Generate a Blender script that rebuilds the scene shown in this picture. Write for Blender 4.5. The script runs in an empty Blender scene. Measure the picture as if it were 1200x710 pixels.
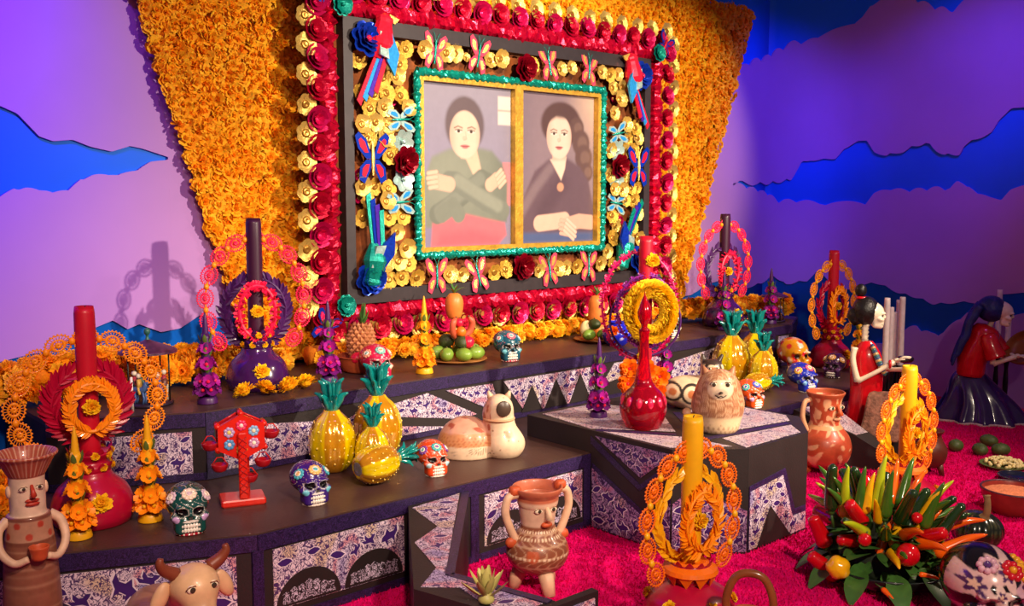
import bpy, bmesh, math, random
import numpy as np
from mathutils import Vector, Matrix, Euler

random.seed(7)
RNG = np.random.default_rng(11)
PI = math.pi
SC = bpy.context.scene
COL = SC.collection

# ------------------------------------------------------------------ camera, world, lights, exposure
def look(o, target):
    d = Vector(target) - o.location
    o.rotation_euler = d.to_track_quat('-Z', 'Y').to_euler()

cd = bpy.data.cameras.new('camera'); cam = bpy.data.objects.new('camera', cd); COL.objects.link(cam)
cd.sensor_fit = 'HORIZONTAL'; cd.sensor_width = 36.0; cd.lens = 36.0 * 1150 / 1200
cam.location = (0, 0, 1.6)
cam.rotation_euler = (math.radians(90) - math.atan(122 / 1150), 0, math.radians(48.5 - 90))
cd.clip_start = .05
SC.camera = cam

SC.view_settings.view_transform = 'Standard'
try: SC.view_settings.look = 'None'
except Exception: pass
SC.view_settings.gamma = 1.0
SC.view_settings.use_curve_mapping = False
SC.view_settings.exposure = 0.0
try:
    SC.cycles.max_bounces = 6; SC.cycles.transmission_bounces = 6; SC.cycles.caustics_refractive = False; SC.cycles.caustics_reflective = False
    SC.cycles.use_denoising = True
except Exception: pass

w = bpy.data.worlds.new('gallery_dark'); SC.world = w; w.use_nodes = True
w.node_tree.nodes['Background'].inputs[0].default_value = (.46, .30, .46, 1)
w.node_tree.nodes['Background'].inputs[1].default_value = .22

def spot(name, loc, target, power, color, size=60, blend=.6, rad=.06):
    l = bpy.data.lights.new(name, 'SPOT'); l.energy = power; l.color = color
    l.spot_size = math.radians(size); l.spot_blend = blend; l.shadow_soft_size = rad
    o = bpy.data.objects.new(name, l); COL.objects.link(o); o.location = loc; look(o, target)
    return o

WARM = (1, .85, .64)
spot('track_or_fill_spot', (4.5, -.9, 2.75), (3.9, 4.6, 1.35), 1500, WARM, 58, .8, .07)
spot('track_or_fill_spot', (2.6, .6, 3.7), (4.1, 4.8, 2.1), 1500, (1, .84, .62), 42, .9, .05)
spot('track_or_fill_spot', (6.0, .2, 3.8), (4.6, 3.6, .4), 900, (1, .78, .58), 60, .9, .08)
spot('track_or_fill_spot', (.6, .4, 3.4), (1.9, 3.7, .5), 420, (1, .66, .52), 50, .9, .08)
spot('track_or_fill_spot', (.9, -1.4, 3.6), (3.2, 2.6, .2), 900, (1, .80, .60), 62, .9, .10)  # added fill lamp, brightens the front candle and carpet
spot('track_or_fill_spot', (5.7, .6, 3.7), (5.9, 4.87, 1.95), 620, (1, .80, .50), 31, .6, .06)  # extra lamp added to brighten the right side of the marigold panel
spot('blue_wash', (.5, 3.0, 4.1), (.55, 4.95, 2.45), 900, (.16, .02, 1), 62, 1, .1)
spot('violet_wash', (1.5, 2.6, 3.9), (1.7, 4.95, 1.2), 50, (.70, .25, 1), 70, 1, .1)
spot('blue_wash', (6.2, 2.9, 4.0), (7.3, 4.9, 2.05), 300, (.10, .05, 1), 44, 1, .1)
spot('blue_wash', (6.4, 2.0, 4.0), (7.84, 3.75, 2.1), 300, (.10, .05, 1), 44, 1, .1)
spot('violet_wash', (5.6, 1.4, 3.9), (7.7, 4.0, .9), 40, (.75, .2, .9), 70, 1, .1)

# ------------------------------------------------------------------ materials
def lin(h):
    if not isinstance(h, str): return tuple(h[:3])
    h = h.lstrip('#'); c = [int(h[i:i + 2], 16) / 255 for i in (0, 2, 4)]
    return tuple(x / 12.92 if x <= .04045 else ((x + .055) / 1.055) ** 2.4 for x in c)

MATS = {}
def mat(key, rgb=None, rough=.5, metal=0., var=.12, scale=20., bump=0., bscale=60., coat=0., trans=0., vcol=False, ior=1.45, sss=0., sheen=0., spec=.5, gain=1.):
    if key in MATS: return MATS[key]
    m = bpy.data.materials.new(key); m.use_nodes = True; MATS[key] = m
    nt = m.node_tree; N = nt.nodes; Lk = nt.links; b = N['Principled BSDF']
    b.inputs['Roughness'].default_value = rough; b.inputs['Metallic'].default_value = metal
    b.inputs['Specular IOR Level'].default_value = spec
    b.inputs['Coat Weight'].default_value = coat; b.inputs['Coat Roughness'].default_value = .08
    b.inputs['Transmission Weight'].default_value = trans; b.inputs['IOR'].default_value = ior
    if sss: b.inputs['Subsurface Weight'].default_value = sss; b.inputs['Subsurface Radius'].default_value = (.02, .008, .004)
    if sheen: b.inputs['Sheen Weight'].default_value = sheen
    tc = N.new('ShaderNodeTexCoord')
    if vcol:
        a = N.new('ShaderNodeAttribute'); a.attribute_name = 'Col'; src = a.outputs['Color']
    else:
        a = N.new('ShaderNodeRGB'); a.outputs[0].default_value = (*lin(rgb), 1); src = a.outputs[0]
    n = N.new('ShaderNodeTexNoise'); n.inputs['Scale'].default_value = scale; n.inputs['Detail'].default_value = 4
    Lk.new(tc.outputs['Object'], n.inputs['Vector'])
    mr = N.new('ShaderNodeMapRange'); mr.inputs[1].default_value = .3; mr.inputs[2].default_value = .7
    mr.inputs[3].default_value = gain * (1 - var); mr.inputs[4].default_value = gain * (1 + var)
    Lk.new(n.outputs['Fac'], mr.inputs[0])
    mx = N.new('ShaderNodeVectorMath'); mx.operation = 'SCALE'
    Lk.new(src, mx.inputs[0]); Lk.new(mr.outputs[0], mx.inputs['Scale'])
    Lk.new(mx.outputs[0], b.inputs['Base Color'])
    if bump:
        n2 = N.new('ShaderNodeTexNoise'); n2.inputs['Scale'].default_value = bscale; n2.inputs['Detail'].default_value = 3
        Lk.new(tc.outputs['Object'], n2.inputs['Vector'])
        bp = N.new('ShaderNodeBump'); bp.inputs['Strength'].default_value = bump; bp.inputs['Distance'].default_value = .01
        Lk.new(n2.outputs['Fac'], bp.inputs['Height']); Lk.new(bp.outputs[0], b.inputs['Normal'])
    return m

def print_mat(key, light, dark, lines=22., tint=1., width=.12):
    """printed paper: swirling dark filigree lines on a light ground, tinted in loose patches"""
    if key in MATS: return MATS[key]
    m = bpy.data.materials.new(key); m.use_nodes = True; MATS[key] = m
    nt = m.node_tree; N = nt.nodes; Lk = nt.links; b = N['Principled BSDF']; b.inputs['Roughness'].default_value = .45
    tc = N.new('ShaderNodeTexCoord')
    def contour(sc, mult, wd):
        n = N.new('ShaderNodeTexNoise'); n.inputs['Scale'].default_value = sc; n.inputs['Detail'].default_value = 1.2; n.inputs['Distortion'].default_value = .6
        Lk.new(tc.outputs['Object'], n.inputs['Vector'])
        k = N.new('ShaderNodeMath'); k.operation = 'MULTIPLY'; k.inputs[1].default_value = mult; Lk.new(n.outputs['Fac'], k.inputs[0])
        p = N.new('ShaderNodeMath'); p.operation = 'PINGPONG'; p.inputs[1].default_value = .5; Lk.new(k.outputs[0], p.inputs[0])
        r = N.new('ShaderNodeMapRange'); r.inputs[1].default_value = wd * .6; r.inputs[2].default_value = wd * 1.3; Lk.new(p.outputs[0], r.inputs[0]); return r.outputs[0]
    mn = N.new('ShaderNodeMath'); mn.operation = 'MINIMUM'
    Lk.new(contour(lines, 7., width), mn.inputs[0]); Lk.new(contour(lines * 1.9, 6., width), mn.inputs[1])
    v = N.new('ShaderNodeTexVoronoi'); v.inputs['Scale'].default_value = lines * 2.2; Lk.new(tc.outputs['Object'], v.inputs['Vector'])
    vr = N.new('ShaderNodeMapRange'); vr.inputs[1].default_value = .14; vr.inputs[2].default_value = .2; Lk.new(v.outputs['Distance'], vr.inputs[0])
    mn2 = N.new('ShaderNodeMath'); mn2.operation = 'MINIMUM'; Lk.new(mn.outputs[0], mn2.inputs[0]); Lk.new(vr.outputs[0], mn2.inputs[1])
    pn = N.new('ShaderNodeTexNoise'); pn.inputs['Scale'].default_value = 7; pn.inputs['Detail'].default_value = 0; Lk.new(tc.outputs['Object'], pn.inputs['Vector'])
    cr = N.new('ShaderNodeValToRGB'); el = cr.color_ramp.elements
    L = np.array(lin(light))
    stops = [(.28, '#c8a83c'), (.36, None), (.52, None), (.58, '#c8303e'), (.63, '#c8303e'), (.67, None), (.74, '#5058b8')]
    el[0].position = .0; el[0].color = (*L, 1); el[1].position = 1; el[1].color = (*L, 1)
    for p, c in stops:
        e = el.new(p); cc = L if c is None else L * (1 - .6 * tint) + np.array(lin(c)) * .6 * tint
        e.color = (*cc, 1)
    Lk.new(pn.outputs['Fac'], cr.inputs[0])
    mx = N.new('ShaderNodeMix'); mx.data_type = 'RGBA'; mx.inputs[6].default_value = (*lin(dark), 1)
    Lk.new(mn2.outputs[0], mx.inputs[0]); Lk.new(cr.outputs[0], mx.inputs[7]); Lk.new(mx.outputs[2], b.inputs['Base Color'])
    return m

PRINT = print_mat('printed_paper', '#dcc9d8', '#43265f', 27, .9, .14)
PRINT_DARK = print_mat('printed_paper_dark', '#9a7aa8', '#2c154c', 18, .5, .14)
PRINT_FIG = print_mat('white_line_print', '#cdbdd6', '#1a1018', 34, 0, .2)
NOSING = print_mat('purple_braid_print', '#3a245c', '#160a2e', 46, 0, .2)
GREYT = print_mat('grey_lilac_print', '#c4b0b8', '#5a4664', 18, .3, .09)
PALEINK = mat('pale_outline_ink', '#dccbd8', .5)
BLACKB = mat('black_painted_board', '#241b1c', .55, var=.2, scale=6, bump=.1, bscale=120)
TOPB = mat('dark_table_top', '#48302b', .42, var=.18, scale=5, bump=.08, bscale=90)
PURP = mat('deep_purple_ink', '#3a1b66', .5)
PAINT = mat('glazed_paint', rough=.22, vcol=True, var=.06, coat=.4)
CLAY = mat('burnished_clay', rough=.38, vcol=True, var=.10, scale=30, coat=.15, bump=.05)
MATTE = mat('matte_paint', rough=.6, vcol=True, var=.05)
CANVAS = mat('varnished_canvas', rough=.30, vcol=True, var=.03, coat=.25, gain=.62)

# ------------------------------------------------------------------ mesh builder
def XF(loc=(0, 0, 0), rot=(0, 0, 0), sc=1):
    s = (sc, sc, sc) if not hasattr(sc, '__len__') else sc
    return np.array(Matrix.LocRotScale(Vector(loc), Euler(rot), Vector(s)))
def tx(v, M):
    v = np.asarray(v, float); return v @ M[:3, :3].T + M[:3, 3]

class G:
    def __init__(s): s.v = []; s.f = []; s.m = []; s.c = []; s.n = 0
    def add(s, vf, m=0, col=None, M=None):
        v, f = vf; v = np.asarray(v, float)
        if M is not None: v = tx(v, M)
        s.v.append(v); n = s.n
        s.f.extend([tuple(i + n for i in q) for q in f]); s.m.extend([m] * len(f)); s.n += len(v)
        if col is None: c = np.ones((len(v), 3))
        elif callable(col): c = col(v)
        else: c = np.tile(np.array(lin(col)), (len(v), 1))
        s.c.append(c); return s
    def mesh(s, name, mats, smooth=True, vc=False):
        me = bpy.data.meshes.new(name)
        V = np.concatenate(s.v)
        me.from_pydata([tuple(x) for x in V.tolist()], [], s.f)
        for m in (mats if isinstance(mats, (list, tuple)) else [mats]): me.materials.append(m)
        me.polygons.foreach_set('material_index', s.m)
        me.polygons.foreach_set('use_smooth', [bool(smooth)] * len(s.f))
        if vc:
            a = me.color_attributes.new('Col', 'FLOAT_COLOR', 'POINT')
            c = np.concatenate(s.c); a.data.foreach_set('color', np.concatenate([c, np.ones((len(c), 1))], 1).ravel())
        me.update(); return me

def tag(o, label=None, cat=None, group=None, kind=None):
    if label: o['label'] = label
    if cat: o['category'] = cat
    if group: o['group'] = group
    if kind: o['kind'] = kind
    return o
def put(name, me, parent=None, loc=(0, 0, 0), rot=(0, 0, 0), sc=1):
    o = bpy.data.objects.new(name, me); COL.objects.link(o); o.parent = parent; o.location = loc; o.rotation_euler = rot
    o.scale = (sc, sc, sc) if not hasattr(sc, '__len__') else sc
    return o
def obj(name, g, mats, parent=None, loc=(0, 0, 0), rot=(0, 0, 0), smooth=True, vc=False, sc=1):
    return put(name, g.mesh(name, mats, smooth, vc), parent, loc, rot, sc)
def thing(name, label, cat, loc, rz=0, group=None, sc=1):
    o = put(name, None, None, loc, (0, 0, rz), sc); o.empty_display_size = .05
    return tag(o, label, cat, group)

def box(c, s):
    x, y, z = np.array(s) / 2; cx, cy, cz = c
    v = [(cx + a * x, cy + b * y, cz + d * z) for d in (-1, 1) for a, b in ((-1, -1), (1, -1), (1, 1), (-1, 1))]
    return v, [(3, 2, 1, 0), (4, 5, 6, 7), (0, 1, 5, 4), (1, 2, 6, 5), (2, 3, 7, 6), (3, 0, 4, 7)]
def bbox(c, s, bev=.004):
    """box with bevelled top and vertical edges"""
    x, y, z = np.array(s) / 2; cx, cy, cz = c; b = min(bev, x * .45, y * .45, z * .45)
    def ring(zz, i): 
        X, Y = x - i, y - i
        return [(cx + p, cy + q, zz) for p, q in ((-X + b, -Y), (X - b, -Y), (X, -Y + b), (X, Y - b), (X - b, Y), (-X + b, Y), (-X, Y - b), (-X, -Y + b))]
    v = ring(cz - z, b * .6) + ring(cz - z + b, 0) + ring(cz + z - b, 0) + ring(cz + z, b * .6)
    f = [(i + 8 * k, (i + 1) % 8 + 8 * k, (i + 1) % 8 + 8 * (k + 1), i + 8 * (k + 1)) for k in range(3) for i in range(8)]
    return v, f + [tuple(range(7, -1, -1)), tuple(range(24, 32))]
def lathe(prof, n=24, sx=1, sy=1, cap=True):
    v = []; f = []
    a = np.linspace(0, 2 * PI, n, endpoint=False)
    for r, z in prof: v += [(r * math.cos(t) * sx, r * math.sin(t) * sy, z) for t in a]
    for k in range(len(prof) - 1):
        for i in range(n): f.append((k * n + i, k * n + (i + 1) % n, (k + 1) * n + (i + 1) % n, (k + 1) * n + i))
    if cap:
        if prof[0][0] > 1e-4: f.append(tuple(range(n - 1, -1, -1)))
        if prof[-1][0] > 1e-4: f.append(tuple(range((len(prof) - 1) * n, len(prof) * n)))
    return v, f
def spline(prof, k=6):
    """Catmull-Rom through (r,z) points"""
    P = np.array(prof, float); P = np.vstack([2 * P[0] - P[1], P, 2 * P[-1] - P[-2]]); o = []
    for i in range(1, len(P) - 2):
        for t in np.linspace(0, 1, k, endpoint=False):
            a, b, c, d = P[i - 1], P[i], P[i + 1], P[i + 2]
            o.append(.5 * (2 * b + (c - a) * t + (2 * a - 5 * b + 4 * c - d) * t * t + (3 * b - a - 3 * c + d) * t ** 3))
    o.append(P[-2]); o = np.array(o)
    if o.shape[1] == 2: o[:, 0] = np.maximum(o[:, 0], 0)
    return o
def tube(pts, rad, n=8, closed=False, flat=1.):
    P = np.array(pts, float); m = len(P); R = np.full(m, rad) if np.isscalar(rad) else np.array(rad, float)
    T = np.gradient(P, axis=0)
    if closed: T = (np.roll(P, -1, 0) - np.roll(P, 1, 0))
    T /= np.linalg.norm(T, axis=1)[:, None] + 1e-9
    up = np.array([0, 0, 1.]) if abs(T[0][2]) < .9 else np.array([0, 1., 0])
    v = []; a = np.linspace(0, 2 * PI, n, endpoint=False); nrm = np.cross(T[0], up); nrm /= np.linalg.norm(nrm)
    for i in range(m):
        nrm = nrm - T[i] * (nrm @ T[i]); nrm /= np.linalg.norm(nrm) + 1e-9; bn = np.cross(T[i], nrm)
        v += [tuple(P[i] + R[i] * (math.cos(t) * nrm + math.sin(t) * bn * flat)) for t in a]
    f = []; rng = m if closed else m - 1
    for k in range(rng):
        q = (k + 1) % m
        for i in range(n): f.append((k * n + i, k * n + (i + 1) % n, q * n + (i + 1) % n, q * n + i))
    if not closed: f += [tuple(range(n - 1, -1, -1)), tuple(range((m - 1) * n, m * n))]
    return v, f
def ball(c, r, n=12, m=8):
    rx, ry, rz = (r, r, r) if np.isscalar(r) else r
    prof = [(math.sin(PI * k / m), -math.cos(PI * k / m)) for k in range(m + 1)]
    v = []
    for s, q in prof: v += [(c[0] + rx * s * math.cos(t), c[1] + ry * s * math.sin(t), c[2] + rz * q) for t in np.linspace(0, 2 * PI, n, endpoint=False)]
    f = [(k * n + i, k * n + (i + 1) % n, (k + 1) * n + (i + 1) % n, (k + 1) * n + i) for k in range(m) for i in range(n)]
    return v, f
def prism(poly, z0, z1):
    n = len(poly); v = [(x, y, z0) for x, y in poly] + [(x, y, z1) for x, y in poly]
    f = [(i, (i + 1) % n, (i + 1) % n + n, i + n) for i in range(n)]
    tri = [tuple(t) for t in tess(poly)]
    return v, f + [tuple(i + n for i in t) for t in tri] + [t[::-1] for t in tri]
def area(p): return .5 * sum(p[i][0] * p[(i + 1) % len(p)][1] - p[(i + 1) % len(p)][0] * p[i][1] for i in range(len(p)))
def ccw(p): return list(p) if area(p) > 0 else list(p)[::-1]
def tess(poly):
    from mathutils.geometry import tessellate_polygon
    t = tessellate_polygon([[Vector((x, y, 0)) for x, y in poly]]); o = []
    for a, b, c in t:
        A = (poly[b][0] - poly[a][0]) * (poly[c][1] - poly[a][1]) - (poly[c][0] - poly[a][0]) * (poly[b][1] - poly[a][1])
        o.append((a, b, c) if A > 0 else (a, c, b))
    return o
def plate(poly, o, ux, uz, d0, d1):
    """prism of a 2-D outline placed with axes ux, uz at o; thickness from d0 to d1 along ux x uz"""
    poly = ccw(poly); v, f = prism(poly, d0, d1); ux = np.array(ux, float); uz = np.array(uz, float); un = np.cross(ux, uz)
    v = np.array(v); return np.array(o) + v[:, :1] * ux + v[:, 1:2] * uz + v[:, 2:] * un, f
def ellip(cx, cz, a, b, n=28): return [(cx + a * math.cos(t), cz + b * math.sin(t)) for t in np.linspace(0, 2 * PI, n, endpoint=False)]
def disc_y(cx, cz, a, b, y0=0., th=.004, n=20, dome=0.):
    """disc facing -Y, optionally domed towards the viewer"""
    v = [(cx, y0 - th - dome, cz)]; f = []
    for r, d in ((.5, dome * .75), (.92, dome * .15), (1., 0)):
        v += [(cx + a * r * math.cos(t), y0 - th - d, cz + b * r * math.sin(t)) for t in np.linspace(0, 2 * PI, n, endpoint=False)]
    v += [(cx + a * math.cos(t), y0, cz + b * math.sin(t)) for t in np.linspace(0, 2 * PI, n, endpoint=False)]
    for i in range(n): f.append((0, 1 + i, 1 + (i + 1) % n))
    for k in range(3):
        for i in range(n): f.append((1 + k * n + i, 1 + (k + 1) * n + i, 1 + (k + 1) * n + (i + 1) % n, 1 + k * n + (i + 1) % n))
    f.append(tuple(1 + 3 * n + i for i in range(n - 1, -1, -1)))
    return v, f
def petal(L, W, cup=.3, tip=.2, n=5, thick=0, base=.25):
    """petal lying along +X, rising in +Z by cup, rounded end"""
    v = []; f = []
    for i in range(n):
        t = i / (n - 1); wd = W * (base + (1 - base) * math.sin(min(1, t * 1.15) * PI * .62)) * (1 if t < .8 else (1 - (t - .8) / .2 * (1 - tip)))
        z = cup * L * t ** 1.7
        v += [(L * t, -wd / 2, z + .12 * wd), (L * t + (.06 * L if i == n - 1 else 0), 0, z), (L * t, wd / 2, z + .12 * wd)]
    for i in range(n - 1):
        a = 3 * i; f += [(a, a + 3, a + 4, a + 1), (a + 1, a + 4, a + 5, a + 2)]
    return v, f
def leafp(L, W, droop=.2, n=6, fold=.15):
    v = []; f = []
    for i in range(n):
        t = i / (n - 1); wd = W * math.sin(PI * (t * .92 + .04)) ** .8; z = -droop * L * t * t
        v += [(L * t, -wd / 2, z + fold * wd), (L * t, 0, z), (L * t, wd / 2, z + fold * wd)]
    for i in range(n - 1):
        a = 3 * i; f += [(a, a + 3, a + 4, a + 1), (a + 1, a + 4, a + 5, a + 2)]
    return v, f
ICO = {}
def ico(k):
    if k not in ICO:
        bm = bmesh.new(); bmesh.ops.create_icosphere(bm, subdivisions=k, radius=1)
        ICO[k] = (np.array([v.co[:] for v in bm.verts]), [tuple(v.index for v in f.verts) for f in bm.faces]); bm.free()
    return ICO[k]
def blob(sdf, c, k=5, R=1.2, it=48, st=.75):
    """closed surface of a signed distance field, marched inwards towards c"""
    d, f = ico(k); c = np.array(c, float); t = np.full(len(d), R)
    for _ in range(it): t = np.maximum(t - sdf(c + d * t[:, None]) * st, .01)
    return c + d * t[:, None], f
def ell(p, c, r):
    q = (p - np.array(c)) / np.array(r); k = np.linalg.norm(q, axis=1); g = np.linalg.norm(q / np.array(r), axis=1) + 1e-9
    return k * (k - 1) / g
def smin(a, b, k=.05):
    h = np.clip(.5 + .5 * (b - a) / k, 0, 1); return b * (1 - h) + a * h - k * h * (1 - h)
def rbox(p, c, h, r):
    q = np.abs(p - np.array(c)) - np.array(h) + r; return np.linalg.norm(np.maximum(q, 0), axis=1) + np.minimum(q.max(1), 0) - r
def caps(p, a, b, r):
    a = np.array(a); b = np.array(b); h = np.clip(((p - a) @ (b - a)) / ((b - a) @ (b - a)), 0, 1)
    return np.linalg.norm(p - a - h[:, None] * (b - a), axis=1) - r
def mixc(c, mask, colr):
    m = np.clip(mask, 0, 1)[:, None]; return c * (1 - m) + np.array(lin(colr)) * m
def ss(x, a, b): t = np.clip((x - a) / (b - a + 1e-12), 0, 1); return t * t * (3 - 2 * t)

def bloom_geo(R, rings=4, n0=9, wid=.55, seed=0, flat=.75):
    """ruffled double flower, a ball of short petals, facing +Z"""
    r = random.Random(seed); V = []; F = []; k = 0
    for j in range(rings):
        el = .12 + 1.25 * j / max(1, rings - 1); n = max(4, int(n0 * math.cos(el) ** .6) + 1)
        for i in range(n):
            a = 2 * PI * (i + .5 * j + r.uniform(-.2, .2)) / n; e = el + r.uniform(-.12, .12); L = R * r.uniform(.86, 1.08)
            d = np.array([math.cos(a) * math.cos(e), math.sin(a) * math.cos(e), math.sin(e) * flat]); s = np.array([-math.sin(a), math.cos(a), 0])
            u = np.cross(d, s); wv = R * wid * r.uniform(.8, 1.1)
            V += [d * L * .3 - s * wv * .25, d * L * .3 + s * wv * .25, d * L * .85 + s * wv * .5 + u * wv * .12, d * L * 1.0 + u * wv * r.uniform(-.25, .25), d * L * .85 - s * wv * .5 - u * wv * .1]
            F += [(k, k + 1, k + 2, k + 3), (k, k + 3, k + 4)]; k += 5
    return np.array(V), F

def curve3(pts, n=24):
    P = spline(np.array(pts, float), max(2, n // (len(pts) - 1))); return P

# ================================================================== SETTING
WALL_BLUE = mat('blue_painted_backdrop', '#0a74f4', .6, var=.05, scale=2)
LILAC = mat('lilac_cloud_board', '#b583c6', .62, var=.06, scale=1.5)
CARPET = mat('magenta_carpet', '#e0066a', .95, var=.08, scale=9, bump=.4, bscale=260, spec=.1)

def wpt(s, z, d=0.):
    """point at arc length s along the curved backdrop, d in front of it"""
    if s <= 7.3: return (s, 4.95 - d, z)
    if s <= 8.148: a = (s - 7.3) / .54; return (7.3 + (.54 - d) * math.sin(a), 4.41 + (.54 - d) * math.cos(a), z)
    return (7.84 - d, 4.41 - (s - 8.148), z)
def wall_strip(s0, s1, z0=0., z1=4.3):
    S = np.linspace(s0, s1, 40); v = []
    for s in S: v += [wpt(s, z0), wpt(s, z1), wpt(s, z0, -.06), wpt(s, z1, -.06)]
    f = []
    for k in range(39):
        a, b = 4 * k, 4 * k + 4
        f += [(a, b, b + 1, a + 1), (a + 2, a + 3, b + 3, b + 2), (a + 1, b + 1, b + 3, a + 3), (a, a + 2, b + 2, b)]
    f += [(0, 1, 3, 2), (156, 158, 159, 157)]
    return v, f
wall_back = tag(obj('wall_back', G().add(wall_strip(-1.6, 7.3)), WALL_BLUE), kind='structure')
wall_right = tag(obj('wall_right', G().add(wall_strip(7.3, 11.6)), WALL_BLUE), kind='structure')

cA = [(-1.6, 2.5), (.4, 2.35), (.8, 2.2), (1.05, 2.08), (1.26, 2.02), (1.33, 1.99), (1.42, 1.89), (1.48, 1.87), (1.57, 1.88), (1.65, 1.85), (1.75, 1.83), (1.84, 1.86), (1.9, 1.85), (2.035, 1.81)]
cB = [(-1.6, 1.3), (.6, 1.4), (.9, 1.5), (1.24, 1.59), (1.3, 1.64), (1.35, 1.64), (1.41, 1.62), (1.45, 1.63), (1.54, 1.62), (1.6, 1.69), (1.66, 1.7), (1.73, 1.7), (1.79, 1.72), (1.87, 1.72), (1.94, 1.77), (2.035, 1.80)]
cBb = [(-1.6, .7), (.8, .8), (1.2, .85), (1.39, .88), (1.57, .95), (1.72, 1.0), (1.79, .95), (1.85, .97), (1.96, .92), (2.06, .93), (2.17, .99), (2.25, .97), (2.5, 1.0), (3.2, .95)]
cC = [(5.6, 2.5), (6.4, 2.55), (6.82, 2.62), (7.05, 2.72), (7.23, 2.76), (7.45, 2.86), (7.58, 2.92), (7.69, 2.93), (7.79, 2.94), (7.9, 3.04), (8.01, 3.03), (8.1, 3.03), (8.17, 3.09), (8.24, 3.2), (8.38, 3.21), (8.52, 3.25), (8.61, 3.19), (8.74, 3.11), (8.85, 3.07), (8.9, 3.04), (8.98, 3.07), (9.08, 3.13), (9.3, 3.3), (10, 3.5), (11.6, 3.6)]
cCb = [(6.82, 1.73), (6.95, 1.76), (7.09, 1.74), (7.34, 1.75), (7.58, 1.78), (7.67, 1.92), (7.76, 1.96), (7.87, 1.95), (7.97, 1.97), (8.04, 2.05), (8.16, 2.09), (8.25, 2.11), (8.32, 2.02), (8.43, 1.97), (8.58, 2.01), (8.76, 2.07), (8.83, 2.02), (8.93, 1.96), (9.04, 1.97), (9.07, 2.03), (9.2, 2.09), (9.28, 2.14), (9.33, 2.22), (9.41, 2.28), (9.6, 2.32), (10.2, 2.4), (11.6, 2.3)]
cD = [(6.82, 1.715), (6.85, 1.71), (7.1, 1.67), (7.35, 1.62), (7.45, 1.56), (7.58, 1.57), (7.74, 1.56), (7.85, 1.54), (7.95, 1.55), (8.06, 1.55), (8.26, 1.55), (8.33, 1.62), (8.48, 1.67), (8.59, 1.65), (8.74, 1.66), (8.88, 1.67), (8.98, 1.66), (9.03, 1.71), (9.12, 1.69), (9.19, 1.61), (9.29, 1.59), (9.38, 1.59), (9.44, 1.65), (9.53, 1.67), (10.2, 1.7), (11.6, 1.75)]
cDb = [(5.6, .8), (6.29, .83), (6.53, .91), (6.71, .93), (7.01, .85), (7.26, .88), (7.43, .94), (7.56, .86), (7.76, .89), (7.85, .98), (7.97, .88), (8.13, .82), (8.34, .91), (8.48, .87), (8.59, .83), (8.76, .8), (8.89, .76), (9.09, .79), (9.26, .8), (9.4, .86), (9.57, .91), (10.2, .9), (11.6, .95)]
cE = [(7.95, 0.02), (8.1, .14), (8.3, .3), (8.5, .38), (8.64, .5), (8.75, .53), (8.87, .48), (8.98, .5), (9.04, .57), (9.09, .63), (9.16, .68), (9.26, .68), (9.33, .62), (9.58, .7), (10.4, .7), (11.6, .65)]
TOPZ = [(-2, 4.3), (12, 4.3)]; BOTZ = [(-2, 0.), (12, 0.)]
def cloud(top, bot, s0, s1, d=.016, scal_t=0., scal_b=0.):
    S = np.linspace(s0, s1, int((s1 - s0) / .012) + 2); ev = lambda P: np.interp(S, [p[0] for p in P], [p[1] for p in P])
    T = ev(top) + scal_t * np.abs(np.sin(S * 15 + 1.6 * np.sin(S * 4.3))); B = ev(bot) - scal_b * np.abs(np.sin(S * 15 + 1.3 * np.sin(S * 5)))
    T = np.maximum(T, B + .001); v = []; f = []
    for s, t, b in zip(S, T, B): v += [wpt(s, b, d), wpt(s, t, d), wpt(s, b, .0005), wpt(s, t, .0005)]
    for k in range(len(S) - 1):
        a, q = 4 * k, 4 * k + 4
        f += [(a, q, q + 1, a + 1), (a + 1, q + 1, q + 3, a + 3), (a, a + 2, q + 2, q)]
    e = 4 * (len(S) - 1); f += [(0, 1, 3, 2), (e, e + 2, e + 3, e + 1)]
    return v, f
for tp, bt, s0, s1, a, b in ((TOPZ, cA, -1.6, 2.03, 0, .0), (cB, cBb, -1.6, 2.03, .02, .0), (TOPZ, cBb, 2.0301, 3.2, 0, 0), (cC, cDb, 5.6, 6.8199, .045, 0),
                             (cC, cCb, 6.82, 11.6, .045, .028), (cD, cDb, 6.82, 11.6, .032, .018), (cE, BOTZ, 7.95, 11.6, .035, 0)):
    for q0, q1, wl in ((s0, min(s1, 7.3), wall_back), (max(s0, 7.3), s1, wall_right)):
        if q1 - q0 > .01: obj('cloud_board', G().add(cloud(tp, bt, q0, q1, .016, a, b)), LILAC, wl, smooth=False)

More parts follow.
